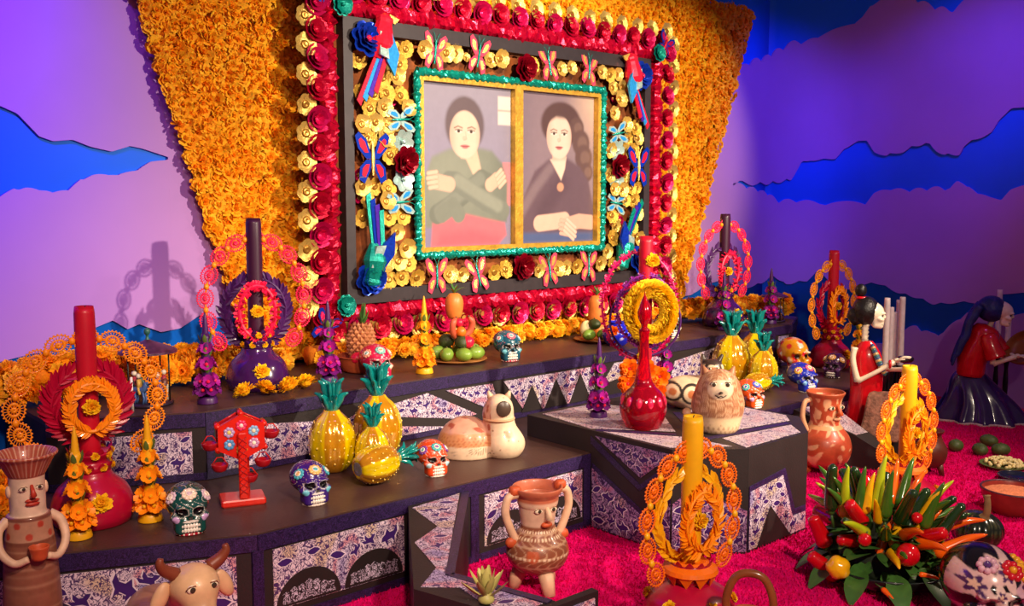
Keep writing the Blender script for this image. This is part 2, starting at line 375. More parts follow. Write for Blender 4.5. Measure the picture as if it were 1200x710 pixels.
fl = obj('floor', G().add(box((3.1, 1.5, -.03), (9.6, 7.0, .06))), CARPET, smooth=False); tag(fl, kind='structure')
def pile():
    n = 150000; X = RNG.uniform(1.6, 7.8, n); Y = RNG.uniform(.6, 3.7, n)
    keep = (Y < 3.25) | (X > 6.2); X, Y = X[keep], Y[keep]; n = len(X)
    h = RNG.uniform(.008, .019, n); a = RNG.uniform(0, 2 * PI, n); wd = .0042; lx = RNG.normal(0, .006, n); ly = RNG.normal(0, .006, n)
    P = np.stack([X, Y, np.zeros(n)], 1); D = np.stack([np.cos(a) * wd, np.sin(a) * wd, np.zeros(n)], 1); Tp = P + np.stack([lx, ly, h], 1)
    V = np.empty((3 * n, 3)); V[0::3] = P - D; V[1::3] = P + D; V[2::3] = Tp
    me = bpy.data.meshes.new('carpet_pile'); me.vertices.add(3 * n); me.vertices.foreach_set('co', V.ravel())
    me.loops.add(3 * n); me.loops.foreach_set('vertex_index', np.arange(3 * n)); me.polygons.add(n); me.polygons.foreach_set('loop_start', np.arange(n) * 3)
    me.polygons.foreach_set('loop_total', np.full(n, 3)); me.materials.append(CARPET); me.update(); me.validate(); return me
tag(put('carpet_pile', pile(), fl), kind='stuff')

# ------------------------------------------------------------------ stepped altar
BIRD1 = [(-1, .1), (-.6, .32), (-.3, .15), (.05, .3), (.25, .95), (.5, .5), (.45, .2), (1., .55), (.85, .0), (.4, -.2), (.1, -.35), (-.3, -.9), (-.4, -.25), (-.75, -.1)]
BIRD2 = [(-1, -.2), (-.8, .2), (-.4, .35), (-.1, .8), (.1, .35), (.5, .3), (1., .7), (.9, .1), (.5, -.25), (.35, -.8), (.15, -.3), (-.3, -.3), (-.5, -.8), (-.6, -.25)]
BIRD3 = [(-1, .0), (-.7, .3), (-.2, .45), (.4, .35), (1, 0), (.5, -.4), (-.1, -.45), (-.6, -.25)]
def inside(p, poly):
    r = False; x, y = p
    for i in range(len(poly)):
        a, b = poly[i - 1], poly[i]
        if (a[1] > y) != (b[1] > y) and x < (b[0] - a[0]) * (y - a[1]) / (b[1] - a[1]) + a[0]: r = not r
    return r
def birds(poly, o, ux, uz, size=.045, seed=1, d=.0055, avoid=()):
    r = random.Random(seed); xs = [p[0] for p in poly]; ys = [p[1] for p in poly]; g = G(); put_ = []
    for _ in range(900):
        c = (r.uniform(min(xs), max(xs)), r.uniform(min(ys), max(ys))); s = size * r.uniform(.7, 1.15)
        if any((c[0] - q[0]) ** 2 + (c[1] - q[1]) ** 2 < (s * 1.8 + q[2]) ** 2 for q in put_): continue
        if any(inside((c[0] + s * 1.1 * math.cos(a), c[1] + s * 1.1 * math.sin(a)), q) for q in avoid for a in np.linspace(0, 6.28, 9)): continue
        if not all(inside((c[0] + s * 1.1 * math.cos(a), c[1] + s * 1.1 * math.sin(a)), poly) for a in np.linspace(0, 6.28, 9)): continue
        put_.append((c[0], c[1], s * .25)); B = r.choice((BIRD1, BIRD2, BIRD3)); t = r.uniform(-.6, .6); fl_ = r.choice((-1, 1))
        q = [(c[0] + s * (x * fl_ * math.cos(t) - y * math.sin(t)), c[1] + s * (x * fl_ * math.sin(t) + y * math.cos(t))) for x, y in B]
        g.add(plate(q, o, ux, uz, d - .001, d))
        m = np.mean(q, axis=0); g.add(plate([(m[0] + (a - m[0]) * 1.22, m[1] + (b - m[1]) * 1.22) for a, b in q], o, ux, uz, d - .0012, d - .0004), 1)
    return g if g.n else None
def panel(par, poly, o, ux, uz, m=PRINT, bird=.035, seed=1, d=.005, avoid=(), name='panel'):
    p = obj(name, G().add(plate(poly, o, ux, uz, -.004, d)), m, par, smooth=False)
    if bird:
        g = birds(poly, o, ux, uz, bird, seed, d + .0006, avoid)
        if g: tag(obj('bird_print', g, [PURP, PALEINK], p, smooth=False), kind='stuff')
    return p
def strip(par, name, p, q, z0, z1, m, out=.006, t=.012):
    p = np.array(p); q = np.array(q); L = np.linalg.norm(q - p); u = (q - p) / L
    return obj(name, G().add(plate([(0, z0), (L, z0), (L, z1), (0, z1)], (p[0], p[1], 0), (u[0], u[1], 0), (0, 0, 1), out - t, out)), m, par, smooth=False)
def step(label, plan, z0, z1, front, loc):
    t = thing('altar_step', label, 'altar step', loc)
    obj('carcass', G().add(prism(ccw([(x, y) for x, y in plan]), z0, z1 - .018)), BLACKB, t, smooth=False)
    obj('top_board', G().add(prism(ccw([(x, y) for x, y in plan]), z1 - .018, z1)), TOPB, t, smooth=False)
    for p, q in front:
        strip(t, 'nosing', p, q, z1 - .066, z1 - .006, NOSING, .007)
        strip(t, 'base_strip', p, q, z0 + .003, z0 + .035, NOSING, .004, .01)
    return t
OX, OZ = (1, 0, 0), (0, 0, 1)
LOWP = [(.62, 3.70), (1.62, 3.25), (6.16, 3.25), (6.85, 3.56), (6.85, 4.9), (.62, 4.9)]
low = step('long lower black altar step with purple printed front panels', LOWP, 0, .373, [(LOWP[0], LOWP[1]), (LOWP[1], LOWP[2]), (LOWP[2], LOWP[3])], (0, 0, 0))
UPP = [(1.2, 4.28), (1.78, 4.03), (6.33, 4.03), (6.75, 4.25), (6.75, 4.9), (1.2, 4.9)]
upp = step('long upper black altar step under the portrait frame', UPP, .374, .68, [(UPP[0], UPP[1]), (UPP[1], UPP[2]), (UPP[2], UPP[3])], (0, 0, 0))
for p in ((1.62, 3.25), (2.32, 3.25), (2.655, 3.25), (3.36, 3.25), (6.1, 3.25)): strip(low, 'corner_strip', (p[0] - .022, p[1]), (p[0] + .022, p[1]), .03, .31, NOSING, .005)
for p in ((1.80, 4.03), (6.1, 4.03)): strip(upp, 'corner_strip', (p[0] - .018, p[1]), (p[0] + .018, p[1]), .39, .615, NOSING, .005)
# lower front: panels with twin arches
def arch(cx, z0, r, n=18, k=1.): return [(cx + r * math.cos(a), z0 + r * k * math.sin(a)) for a in np.linspace(0, PI, n)]
def arched(par, x0, x1, z0, z1, seed):
    o = (0, 3.25, 0); w_ = (x1 - x0) / 2; r = w_ * .47
    A = [arch(x0 + w_ * (.5 + i), z0 + .002, r, 18, .92) for i in (0, 1)]
    p = panel(par, [(x0, z0), (x1, z0), (x1, z1), (x0, z1)], o, OX, OZ, PRINT, .04, seed, .005, A)
    for i in (0, 1):
        cx = x0 + w_ * (.5 + i)
        obj('arch', G().add(plate(A[i], o, OX, OZ, .004, .0062)), BLACKB, p, smooth=False)
        g = G(); rr = random.Random(seed + i)
        for k in range(7):                       # procession of small printed figures under the arch
            fx = cx + (k - 3) * r * .23; fh = r * (.62 - .055 * abs(k - 3)) * rr.uniform(.9, 1.1)
            g.add(plate([(fx - .019, z0 + .012), (fx + .019, z0 + .012), (fx + .012, z0 + fh * .72), (fx + .018, z0 + fh * .85), (fx, z0 + fh), (fx - .018, z0 + fh * .85), (fx - .012, z0 + fh * .72)], o, OX, OZ, .006, .0068 + .0002 * (k % 2)))
        tag(obj('figure_print', g, PRINT_FIG, p, smooth=False), kind='stuff')
arched(low, 1.68, 2.275, .062, .298, 3)
arched(low, 2.71, 3.325, .062, .298, 9)
ud = np.array([1.0, -.45]); ud = ud / np.linalg.norm(ud)
panel(low, [(.18, .05), (1.02, .05), (1.02, .295), (.18, .295)], (.62, 3.70, 0), (ud[0], ud[1], 0), OZ, PRINT, .055, 21)
# lower right front, beyond the block
panel(low, [(4.5, .06), (6.05, .06), (6.05, .298), (4.5, .298)], (0, 3.25, 0), OX, OZ, PRINT, .04, 31)
# upper front: slanted panels between dark bands
UO = (0, 4.03, 0); ue = np.array([.58, -.25]); ue /= np.linalg.norm(ue)
panel(upp, [(.1, .41), (.575, .41), (.575, .595), (.1, .595)], (1.2, 4.28, 0), (ue[0], ue[1], 0), OZ, PRINT, .032, 41)
for i, P in enumerate(([(1.86, .605), (2.36, .55), (2.33, .405), (1.86, .405)], [(2.42, .405), (2.42, .50), (2.62, .59), (2.68, .59), (2.68, .405)], [(2.74, .515), (2.74, .572), (2.98, .603), (3.31, .445), (3.2, .435)],
                       [(3.1, .6), (3.42, .597), (3.47, .455), (3.41, .452)], [(3.5, .6), (4.25, .6), (4.25, .405), (3.66, .405)], [(2.76, .405), (2.76, .462), (3.12, .405)],
                       [(4.92, .41), (4.98, .55), (5.5, .606), (5.5, .47), (5.2, .41)], [(4.29, .484), (4.85, .553), (4.87, .602), (4.4, .602)], [(5.56, .5), (5.56, .605), (6.0, .605), (6.0, .41), (5.75, .41)], [(6.16, .405), (6.29, .405), (6.29, .6), (6.16, .6)])):
    tri = ([(3.71, .55), (3.63, .4055), (3.79, .4055)], [(3.9, .565), (3.81, .4055), (3.99, .4055)], [(4.1, .575), (4.01, .4055), (4.19, .4055)]) if i == 4 else ()
    p = panel(upp, P, UO, OX, OZ, PRINT, .026, 50 + i, .005, tri)
    for T in tri: obj('peak', G().add(plate(T, UO, OX, OZ, .004, .009)), BLACKB, p, smooth=False)
# ------------------------------------------------------------------ centre block with faceted front
BLK = [(3.38, 3.9), (3.38, 2.74), (3.65, 2.52), (4.13, 2.52), (4.40, 2.74), (4.40, 3.9)]
blk = thing('display_block', 'black faceted display block with purple zigzag prints in front of the altar steps', 'pedestal', (0, 0, 0))
full = [(3.38, 3.24), (3.38, 2.74), (3.65, 2.52), (4.13, 2.52), (4.40, 2.74), (4.40, 3.24)]
obj('carcass', G().add(prism(ccw(full), 0, .467)), BLACKB, blk, smooth=False)
obj('rear_carcass', G().add(prism(ccw([(3.38, 3.24), (4.40, 3.24), (4.40, 3.7), (3.38, 3.7)]), .374, .467)), BLACKB, blk, smooth=False)
tb = obj('top_board', G().add(prism(ccw([(3.38, 3.7), (3.38, 2.74), (3.65, 2.52), (4.13, 2.52), (4.40, 2.74), (4.40, 3.7)]), .467, .485)), BLACKB, blk, smooth=False)
def top_print(poly, m, z=.485, t=.002, par=tb, name='top_print'): return obj(name, G().add(prism(ccw(poly), z, z + t)), m, par, smooth=False)
top_print([(3.40, 3.18), (3.40, 2.77), (3.63, 2.60), (3.60, 2.86)], GREYT)
top_print([(3.66, 2.545), (4.10, 2.545), (4.2, 2.66), (3.72, 2.72)], GREYT)
top_print([(3.78, 2.80), (4.28, 2.72), (4.37, 2.80), (4.37, 3.30), (4.05, 3.2)], GREYT)
top_print([(3.40, 3.27), (3.66, 2.95), (3.95, 3.28), (3.86, 3.66), (3.45, 3.66)], GREYT)
for (a, b) in (((3.40, 3.225), (3.615, 2.91)), ((3.66, 2.765), (4.23, 2.695)), ((3.72, 2.88), (4.0, 3.22))):
    a = np.array(a); b = np.array(b); u = (b - a) / np.linalg.norm(b - a); n = np.array([-u[1], u[0]]) * .018
    top_print([tuple(a - n), tuple(b - n), tuple(b + n), tuple(a + n)], NOSING, name='band')
# left face (x = 3.38), seen from -X: u runs along -Y
LO = (3.38, 3.24, 0); LU = (0, -1, 0)
panel(blk, [(.03, .462), (.49, .462), (.49, .45), (.32, .318)], LO, LU, OZ, PRINT_DARK, .03, 70)
obj('band', G().add(plate([(.0, .455), (.315, .285), (.495, .425), (.495, .395), (.315, .255), (.0, .42)], LO, LU, OZ, -.004, .004)), NOSING, blk, smooth=False)
panel(blk, [(.01, .01), (.495, .01), (.495, .235), (.36, .125), (.01, .3)], LO, LU, OZ, PRINT_DARK, .04, 71)
obj('band', G().add(plate([(.01, .3), (.01, .325), (.36, .15), (.495, .26), (.495, .235), (.36, .125)], LO, LU, OZ, -.004, .004)), NOSING, blk, smooth=False)
cu = np.array([.27, -.22]); cl_ = np.linalg.norm(cu); cu /= cl_
panel(blk, [(.004, .01), (cl_ - .004, .01), (cl_ - .004, .2), (.1, .31), (.004, .235)], (3.38, 2.74, 0), (cu[0], cu[1], 0), OZ, PRINT_DARK, .04, 72)
FO = (0, 2.52, 0)
obj('band', G().add(plate([(3.655, .31), (3.94, .345), (4.03, .13), (4.125, .13), (4.125, .012), (3.655, .012)], FO, OX, OZ, -.004, .0035)), NOSING, blk, smooth=False)
panel(blk, [(3.66, .285), (3.92, .315), (4.01, .10), (4.12, .10), (4.12, .015), (3.66, .015)], FO, OX, OZ, PRINT, .03, 73, .0055, ([(3.82, .2), (3.72, .015), (3.98, .015)],))
obj('peak', G().add(plate([(3.82, .19), (3.72, .0155), (3.99, .0155)], FO, OX, OZ, .004, .008)), BLACKB, blk, smooth=False)
# ------------------------------------------------------------------ sun-ray plinths on the carpet
RAY = [(2.29, 3.235), (2.61, 3.235), (1.978, 2.528), (2.075, 2.14), (1.89, 2.14), (1.797, 2.513)]
ry = thing('ray_plinth', 'low black sun-ray plinth with zigzag printed top left of the two-handled jug', 'plinth', (0, 0, 0))
obj('carcass', G().add(prism(ccw(RAY), 0, .34)), BLACKB, ry, smooth=False)
zz = [(2.285, 3.2), (2.225, 2.948), (2.052, 2.861), (1.962, 2.61), (1.822, 2.509), (1.915, 2.423), (1.896, 2.306), (1.905, 2.15), (2.03, 2.15), (1.942, 2.535), (2.555, 3.228)]
top_print(zz, PRINT, .34, .002, ry)
for a, b in (((2.585, 3.225), (1.958, 2.53)), ((1.96, 2.53), (2.056, 2.145))):
    a = np.array(a); b = np.array(b); u = (b - a) / np.linalg.norm(b - a); n = np.array([-u[1], u[0]]) * .016
    top_print([tuple(a - n), tuple(b - n), tuple(b + n), tuple(a + n)], NOSING, .34, .0028, ry, 'band')
g = birds(zz, (0, 0, .3425), (1, 0, 0), (0, 1, 0), .04, 5, .0005)
if g: tag(obj('bird_print', g, [PURP, PALEINK], ry, smooth=False), kind='stuff')
bd = thing('printed_board', 'printed board standing upright at the bottom edge below the two-handled jug', 'board', (2.02, 2.115, 0))
obj('board', G().add(box((0, 0, .172), (.42, .03, .344))), BLACKB, bd, smooth=False)
panel(bd, [(-.19, .02), (.19, .02), (.19, .325), (-.19, .325)], (0, -.015, 0), OX, OZ, PRINT, .04, 81)
rm = thing('ray_ramp', 'black sun-ray ramp sloping down beside the tall red face jug', 'plinth', (0, 0, 0))
rt = [((5.14, 3.24), .335), ((5.50, 3.24), .335), ((5.46, 2.92), .20), ((5.50, 2.90), .17), ((5.46, 2.70), .04), ((5.32, 2.93), .20)]
def ramp(g, pts, z0f, m):
    P = [p for p, z in pts]; n = len(P); v = [(x, y, z0f(z)) for (x, y), z in pts] + [(x, y, z) for (x, y), z in pts]
    if area(P) < 0: v = v[:n][::-1] + v[n:][::-1]; P = P[::-1]
    f = [(i, (i + 1) % n, (i + 1) % n + n, i + n) for i in range(n)]; t = tess(P)
    g.add((v, f + [tuple(i + n for i in q) for q in t] + [tuple(q)[::-1] for q in t]), m)
g = G(); ramp(g, rt, lambda z: 0., 0); obj('carcass', g, BLACKB, rm, smooth=False)
g = G(); c0 = np.mean([p for p, z in rt], axis=0)
ramp(g, [(((p[0] - c0[0]) * .86 + c0[0], (p[1] - c0[1]) * .9 + c0[1]), z + .004) for p, z in rt], lambda z: z - .02, 0); obj('top_print', g, GREYT, rm, smooth=False)

# ================================================================== MARIGOLDS
def rotmats(n, tilt, base):
    """n random spins about +Z, tilted a little, then turned by base (3x3)"""
    a = RNG.uniform(0, 2 * PI, n); tx_, ty_ = RNG.normal(0, tilt, (2, n)); M = np.zeros((n, 3, 3))
    ca, sa = np.cos(a), np.sin(a); M[:, 0, 0] = ca; M[:, 0, 1] = -sa; M[:, 1, 0] = sa; M[:, 1, 1] = ca; M[:, 2, 2] = 1
    T = np.tile(np.eye(3), (n, 1, 1)); T[:, 0, 2] = tx_; T[:, 1, 2] = ty_; T[:, 2, 0] = -tx_; T[:, 2, 1] = -ty_
    return np.einsum('ij,njk,nkl->nil', base, T, M)
FACE_Y = np.array([[1, 0, 0], [0, 0, -1], [0, 1, 0]], float)      # +Z -> -Y
def scatter_mesh(name, geos, P, tilt, base, scl, colr, m):
    Vs = []; Fs = []; Cs = []; off = 0; n = len(P); R = rotmats(n, tilt, base); gi = RNG.integers(0, len(geos), n)
    for k, (v, f) in enumerate(geos):
        idx = np.where(gi == k)[0]
        if not len(idx): continue
        W = np.einsum('nij,vj->nvi', R[idx], np.array(v)) * scl[idx][:, None, None] + P[idx][:, None, :]
        nv = len(v); fa = [np.array(q) for q in f]
        Vs.append(W.reshape(-1, 3)); Cs.append(np.repeat(colr[idx], nv, 0))
        for q in fa: Fs.append((q[None] + (np.arange(len(idx)) * nv)[:, None] + off))
        off += nv * len(idx)
    V = np.concatenate(Vs); C = np.concatenate(Cs); me = bpy.data.meshes.new(name)
    loops = np.concatenate([x.ravel() for x in Fs]); tot = np.concatenate([np.full(len(x), x.shape[1]) for x in Fs])
    me.vertices.add(len(V)); me.vertices.foreach_set('co', V.ravel()); me.loops.add(len(loops)); me.loops.foreach_set('vertex_index', loops)
    me.polygons.add(len(tot)); me.polygons.foreach_set('loop_start', np.concatenate([[0], np.cumsum(tot)[:-1]])); me.polygons.foreach_set('loop_total', tot)
    me.materials.append(m); a = me.color_attributes.new('Col', 'FLOAT_COLOR', 'POINT'); a.data.foreach_set('color', np.concatenate([C, np.ones((len(C), 1))], 1).ravel())
    me.update(); me.validate(); return me
PETALS = mat('marigold_petals', rough=.7, vcol=True, var=.10, scale=40, spec=.2, sss=.25)
def mcol(n, cols=('#ffb91c', '#ffa612', '#ffc834', '#ff9a0e')):
    L = np.array([lin(c) for c in cols]); t = RNG.dirichlet(np.ones(len(cols)) * .8, n); return t @ L

LX = lambda z: 2.41 - .303 * (z - .86)
RX = lambda z: 6.09 + .375 * (z - .86)
mp = thing('marigold_backdrop', 'tall flared panel covered in orange marigold petals behind the portrait frame', 'flower panel', (0, 0, 0))
obj('board', G().add(plate([(LX(.70), .70), (RX(.70), .70), (RX(3.12), 3.12), (LX(3.12), 3.12)], (0, 4.915, 0), OX, OZ, 0, .035)), mat('orange_backing', '#c86a10', .8), mp, smooth=False)
pp = []
for z in np.arange(.745, 3.13, .036):
    for x in np.arange(LX(z), RX(z) + .01, .039): pp.append((x + random.uniform(-.014, .014), 4.872 + random.uniform(-.006, .006), z + random.uniform(-.013, .013)))
pp = np.array(pp)
BG = [bloom_geo(.037, 3, 7, .75, k, .6) for k in range(6)]
tag(put('petal_fringe', scatter_mesh('petal_fringe', BG, pp, .35, FACE_Y, RNG.uniform(.8, 1.2, len(pp)), mcol(len(pp)), PETALS), mp), kind='stuff')

BLOOM_ORANGE = []; BLOOM_YELLOW = []
def bloom_mesh(name, cols, seed):
    v, f = bloom_geo(1., 6, 15, .36, seed, .85); g = G(); c0 = np.array(lin(cols[0])); c1 = np.array(lin(cols[1]))
    rr = np.linalg.norm(v, axis=1)[:, None]; g.add((v, f)); g.c = [c1 + (c0 - c1) * np.clip(rr, 0, 1) ** 2 * (.85 + .15 * RNG.random((len(v), 1)))]
    g.add(ball((0, 0, .15), (.5, .5, .4), 8, 5), 0, cols[1]); return g.mesh(name, [PETALS], False, True)
BLOOM_ORANGE = [bloom_mesh('bloom', c, k) for k, c in enumerate((('#ffc02a', '#f89a10'), ('#ffac18', '#f08a0a'), ('#ffca40', '#fba61a')))]
BLOOM_YELLOW = [bloom_mesh('bloom', c, 5 + k) for k, c in enumerate((('#ffd21a', '#eaa208'), ('#ffc60f', '#e69a05')))]
def garland(label, pts, rows, name='marigold_garland'):
    """pts: (x, y, z0, height) along the run"""
    t = thing(name, label, 'flower garland', (0, 0, 0)); P = curve3(pts, 60)
    g = G()
    for a, b in zip(P[:-1], P[1:]): g.add(tube([(a[0], a[1] + .02, a[2] + a[3] * .45), (b[0], b[1] + .02, b[2] + b[3] * .45)], min(a[3], b[3]) * .36, 8))
    obj('core', g, mat('orange_core', '#d97a0a', .9, bump=.6, bscale=60), t)
    d = np.concatenate([[0], np.cumsum(np.linalg.norm(np.diff(P[:, :3], axis=0), axis=1))]); L = d[-1]; n = int(L / .076)
    for j in range(rows):
        for i in range(n):
            s = (i + .5 * (j % 2) + random.uniform(.2, .6)) / n * L; q = [np.interp(s, d, P[:, k]) for k in range(4)]
            el = (j + .5) / rows; ang = -.25 + el * 1.75; R = q[3] * .30
            loc = (q[0] + random.uniform(-.02, .02), q[1] - math.cos(ang) * q[3] * .36, q[2] + R * .8 + (q[3] - 1.5 * R) * el)
            put('bloom', random.choice(BLOOM_ORANGE), t, loc, (PI / 2 - ang * .8 + random.uniform(-.3, .3), random.uniform(-.3, .3), random.uniform(0, 6.28)), max(.045, R * random.uniform(.85, 1.1)))
    return t
garland('orange marigold garland along the back of the upper step, left end', [(1.05, 4.66, .685, .20), (1.3, 4.66, .685, .25), (1.75, 4.70, .68, .24), (2.2, 4.72, .68, .21), (2.55, 4.70, .68, .18)], 3)
garland('long orange marigold garland below the portrait frame', [(2.66, 4.66, .685, .15), (3.4, 4.64, .685, .13), (4.2, 4.64, .685, .13), (5.0, 4.64, .685, .13), (5.55, 4.63, .685, .15)], 2)
garland('orange marigold garland along the back of the upper step, right end', [(5.65, 4.66, .68, .20), (6.15, 4.6, .68, .21), (6.45, 4.40, .68, .21), (6.66, 4.33, .68, .21)], 2)
garland('orange marigold heap on the lower step behind the hat jug', [(.80, 3.98, .382, .2), (.92, 3.92, .382, .22), (1.00, 4.10, .382, .2)], 3, 'marigold_heap')

# ================================================================== PORTRAIT FRAME
GOLD = mat('gold_tin', '#e3bd62', .24, .62, var=.18, scale=12, bump=.25, bscale=50)
GOLDF = mat('gold_leaf_moulding', '#c99a3a', .35, .5, var=.25, scale=25, bump=.3, bscale=60)
CRIM = mat('crimson_foil', '#c40a34', .22, .55, var=.3, scale=30, bump=.3, bscale=70)
PINKF = mat('magenta_foil', '#d01258', .22, .5, var=.25, scale=25, bump=.2, bscale=70)
TEALF = mat('teal_foil', '#0a8f80', .22, .5, var=.3, scale=30, bump=.3, bscale=70)
BLUEF = mat('blue_foil', '#1438b4', .2, .5, var=.25, scale=25)
SKYF = mat('sky_blue_foil', '#2a8fd8', .25, .4, var=.2)
DRED = mat('dark_red_foil', '#7c0418', .22, .45, var=.3, scale=30)
SILV = mat('pale_silver_foil', '#b9d6d2', .22, .6, var=.25)
REDF = mat('scarlet_foil', '#e0203c', .25, .4, var=.2)
PURF = mat('purple_foil', '#4a22a0', .25, .4, var=.2)
STRIPF = mat('dark_grey_tin', '#352e32', .45, .3)
FX, FY, FZ = 4.20, 4.72, 1.80
fr = thing('portrait_frame', 'large rectangular altar frame of gold tin flowers and crimson foil around two portraits', 'picture frame', (FX, FY, FZ))
obj('backing', G().add(box((0, .055, 0), (2.9, .03, 1.86))), mat('brown_backing', '#7a3c10', .8, var=.6, scale=14), fr, smooth=False)
def bar(u0, u1, v0, v1, y0, y1): return box(((u0 + u1) / 2, (y0 + y1) / 2, (v0 + v1) / 2), (u1 - u0, y1 - y0, v1 - v0))
for b in ((-1.275, 1.275, .71, .79), (-1.275, 1.275, -.79, -.71), (-1.275, -1.215, -.71, .71), (1.215, 1.275, -.71, .71)):
    obj('border', G().add(bar(*b, -.03, .05)), STRIPF, fr, smooth=False)
def tinsel(p, q, r, n, jit, seed):
    rr = np.random.default_rng(seed); m = int(np.linalg.norm(np.array(q) - np.array(p)) / n); P = np.linspace(p, q, m)
    R = r * (1 + .12 * np.sin(np.arange(m) * 1.9) + rr.uniform(-jit, jit, m)); v, f = tube(P, R, 10); v = np.array(v); v += rr.normal(0, r * jit * .35, v.shape); return v, f
CX, CZ = 1.36, .84
for k, (p, q) in enumerate((((-CX, 0, CZ), (CX, 0, CZ)), ((-CX, 0, -CZ), (CX, 0, -CZ)), ((-CX, 0, -CZ), (-CX, 0, CZ)), ((CX, 0, -CZ), (CX, 0, CZ)))):
    obj('tinsel_roll', G().add(tinsel(p, q, .050, .018, .25, k)), CRIM, fr, smooth=False)
# inner teal trim and gold mouldings
TX, TZ = .785, .535
for k, (p, q) in enumerate((((-TX, -.03, TZ), (TX, -.03, TZ)), ((-TX, -.03, -TZ), (TX, -.03, -TZ)), ((-TX, -.03, -TZ), (-TX, -.03, TZ)), ((TX, -.03, -TZ), (TX, -.03, TZ)))):
    obj('teal_trim', G().add(tinsel(p, q, .022, .012, .25, 9 + k)), TEALF, fr, smooth=False)
for b in ((-.765, .765, .487, .518), (-.765, .765, -.518, -.487), (-.765, -.735, -.487, .487), (.735, .765, -.487, .487), (-.022, .046, -.487, .487)):
    obj('gold_moulding', G().add(bar(*b, -.03, .03)), GOLDF, fr, smooth=False)

# --- painted portraits (two plain half-length sitters)
def paint_grid(nx, ny, w_, h_, fn):
    X, Y = np.meshgrid(np.linspace(0, 1, nx), np.linspace(0, 1, ny)); v = np.stack([(X.ravel() - .5) * w_, np.zeros(nx * ny), (Y.ravel() - .5) * h_], 1)
    f = [(j * nx + i, j * nx + i + 1, (j + 1) * nx + i + 1, (j + 1) * nx + i) for j in range(ny - 1) for i in range(nx - 1)]
    g = G(); g.add((v, f)); g.c = [fn(X.ravel(), Y.ravel())]; return g
def E_(x, y, cx, cy, rx, ry, soft=.08, rot=0.):
    dx, dy = x - cx, y - cy; c, s = math.cos(rot), math.sin(rot); a, b = (dx * c + dy * s) / rx, (-dx * s + dy * c) / ry
    return 1 - ss(np.sqrt(a * a + b * b), 1 - soft, 1 + soft)
def PG(x, y, P, soft=.008):
    ins = np.zeros(len(x), bool); dist = np.full(len(x), 9.)
    for (ax, ay), (bx, by) in zip(P, P[1:] + P[:1]):
        dx, dy = bx - ax, by - ay; t = np.clip(((x - ax) * dx + (y - ay) * dy) / (dx * dx + dy * dy + 1e-9), 0, 1); dist = np.minimum(dist, np.hypot(x - ax - t * dx, y - ay - t * dy))
        c = (ay > y) != (by > y); xi = dx * (y - ay) / (dy if abs(dy) > 1e-9 else 1e-9) + ax; ins ^= c & (x < xi)
    return ss(np.where(ins, dist, -dist), -soft, soft)
def CP(x, y, pts, r, soft=.15):
    m = np.zeros(len(x))
    for (ax, ay), (bx, by) in zip(pts[:-1], pts[1:]):
        dx, dy = bx - ax, by - ay; t = np.clip(((x - ax) * dx + (y - ay) * dy) / (dx * dx + dy * dy + 1e-9), 0, 1)
        m = np.maximum(m, 1 - ss(np.hypot((x - ax - t * dx), (y - ay - t * dy) * 1.35) / r, 1 - soft, 1 + soft))
    return m
def face(c, x, y, cx, cy, rx, ry, skin, shade, lip, dark='#4a3530'):
    c = mixc(c, E_(x, y, cx, cy, rx, ry, .06), skin)
    c = mixc(c, E_(x, y, cx, cy, rx, ry, .06) * ss(np.abs(x - cx - .1 * rx) / rx, .45, 1.1) * .7, shade)
    c = mixc(c, E_(x, y, cx - .02 * rx, cy - .15 * ry, rx * .16, ry * .1) * .45, shade)
    for s in (-1, 1):
        ex = cx + s * rx * .42
        c = mixc(c, E_(x, y, ex, cy + .13 * ry, rx * .22, ry * .075, .4), '#efe2da'); c = mixc(c, E_(x, y, ex, cy + .13 * ry, rx * .1, ry * .065, .3), dark)
        c = mixc(c, CP(x, y, [(ex - s * rx * .24, cy + .275 * ry), (ex + s * rx * .04, cy + .34 * ry), (ex + s * rx * .28, cy + .26 * ry)], .0065, .6) * .65, dark)
        c = mixc(c, CP(x, y, [(ex - rx * .22, cy + .18 * ry), (ex, cy + .2 * ry), (ex + rx * .22, cy + .17 * ry)], .006, .5) * .7, dark)
    c = mixc(c, CP(x, y, [(cx + rx * .04, cy + .1 * ry), (cx + rx * .1, cy - .18 * ry), (cx - rx * .06, cy - .22 * ry)], .006, .7) * .5, shade)
    c = mixc(c, E_(x, y, cx, cy - .48 * ry, rx * .3, ry * .055, .3), lip); c = mixc(c, E_(x, y, cx, cy - .54 * ry, rx * .2, ry * .05, .4), lip)
    c = mixc(c, CP(x, y, [(cx - rx * .28, cy - .49 * ry), (cx + rx * .28, cy - .49 * ry)], .004, .6) * .7, '#6d2f30')
    return c
def fingers(c, x, y, ox, oy, dx, dy, L, n, skin, shade, wd=.016):
    px, pyv = -dy, dx
    for k in range(n):
        a = (ox + px * (k - n / 2) * wd * 1.9, oy + pyv * (k - n / 2) * wd * 1.9); b = (a[0] + dx * L * (1 - .1 * abs(k - 1.2)), a[1] + dy * L * (1 - .1 * abs(k - 1.2)))
        c = mixc(c, CP(x, y, [a, b], wd * 1.15, .2), shade); c = mixc(c, CP(x, y, [a, b], wd * .92, .3), skin)
    return c
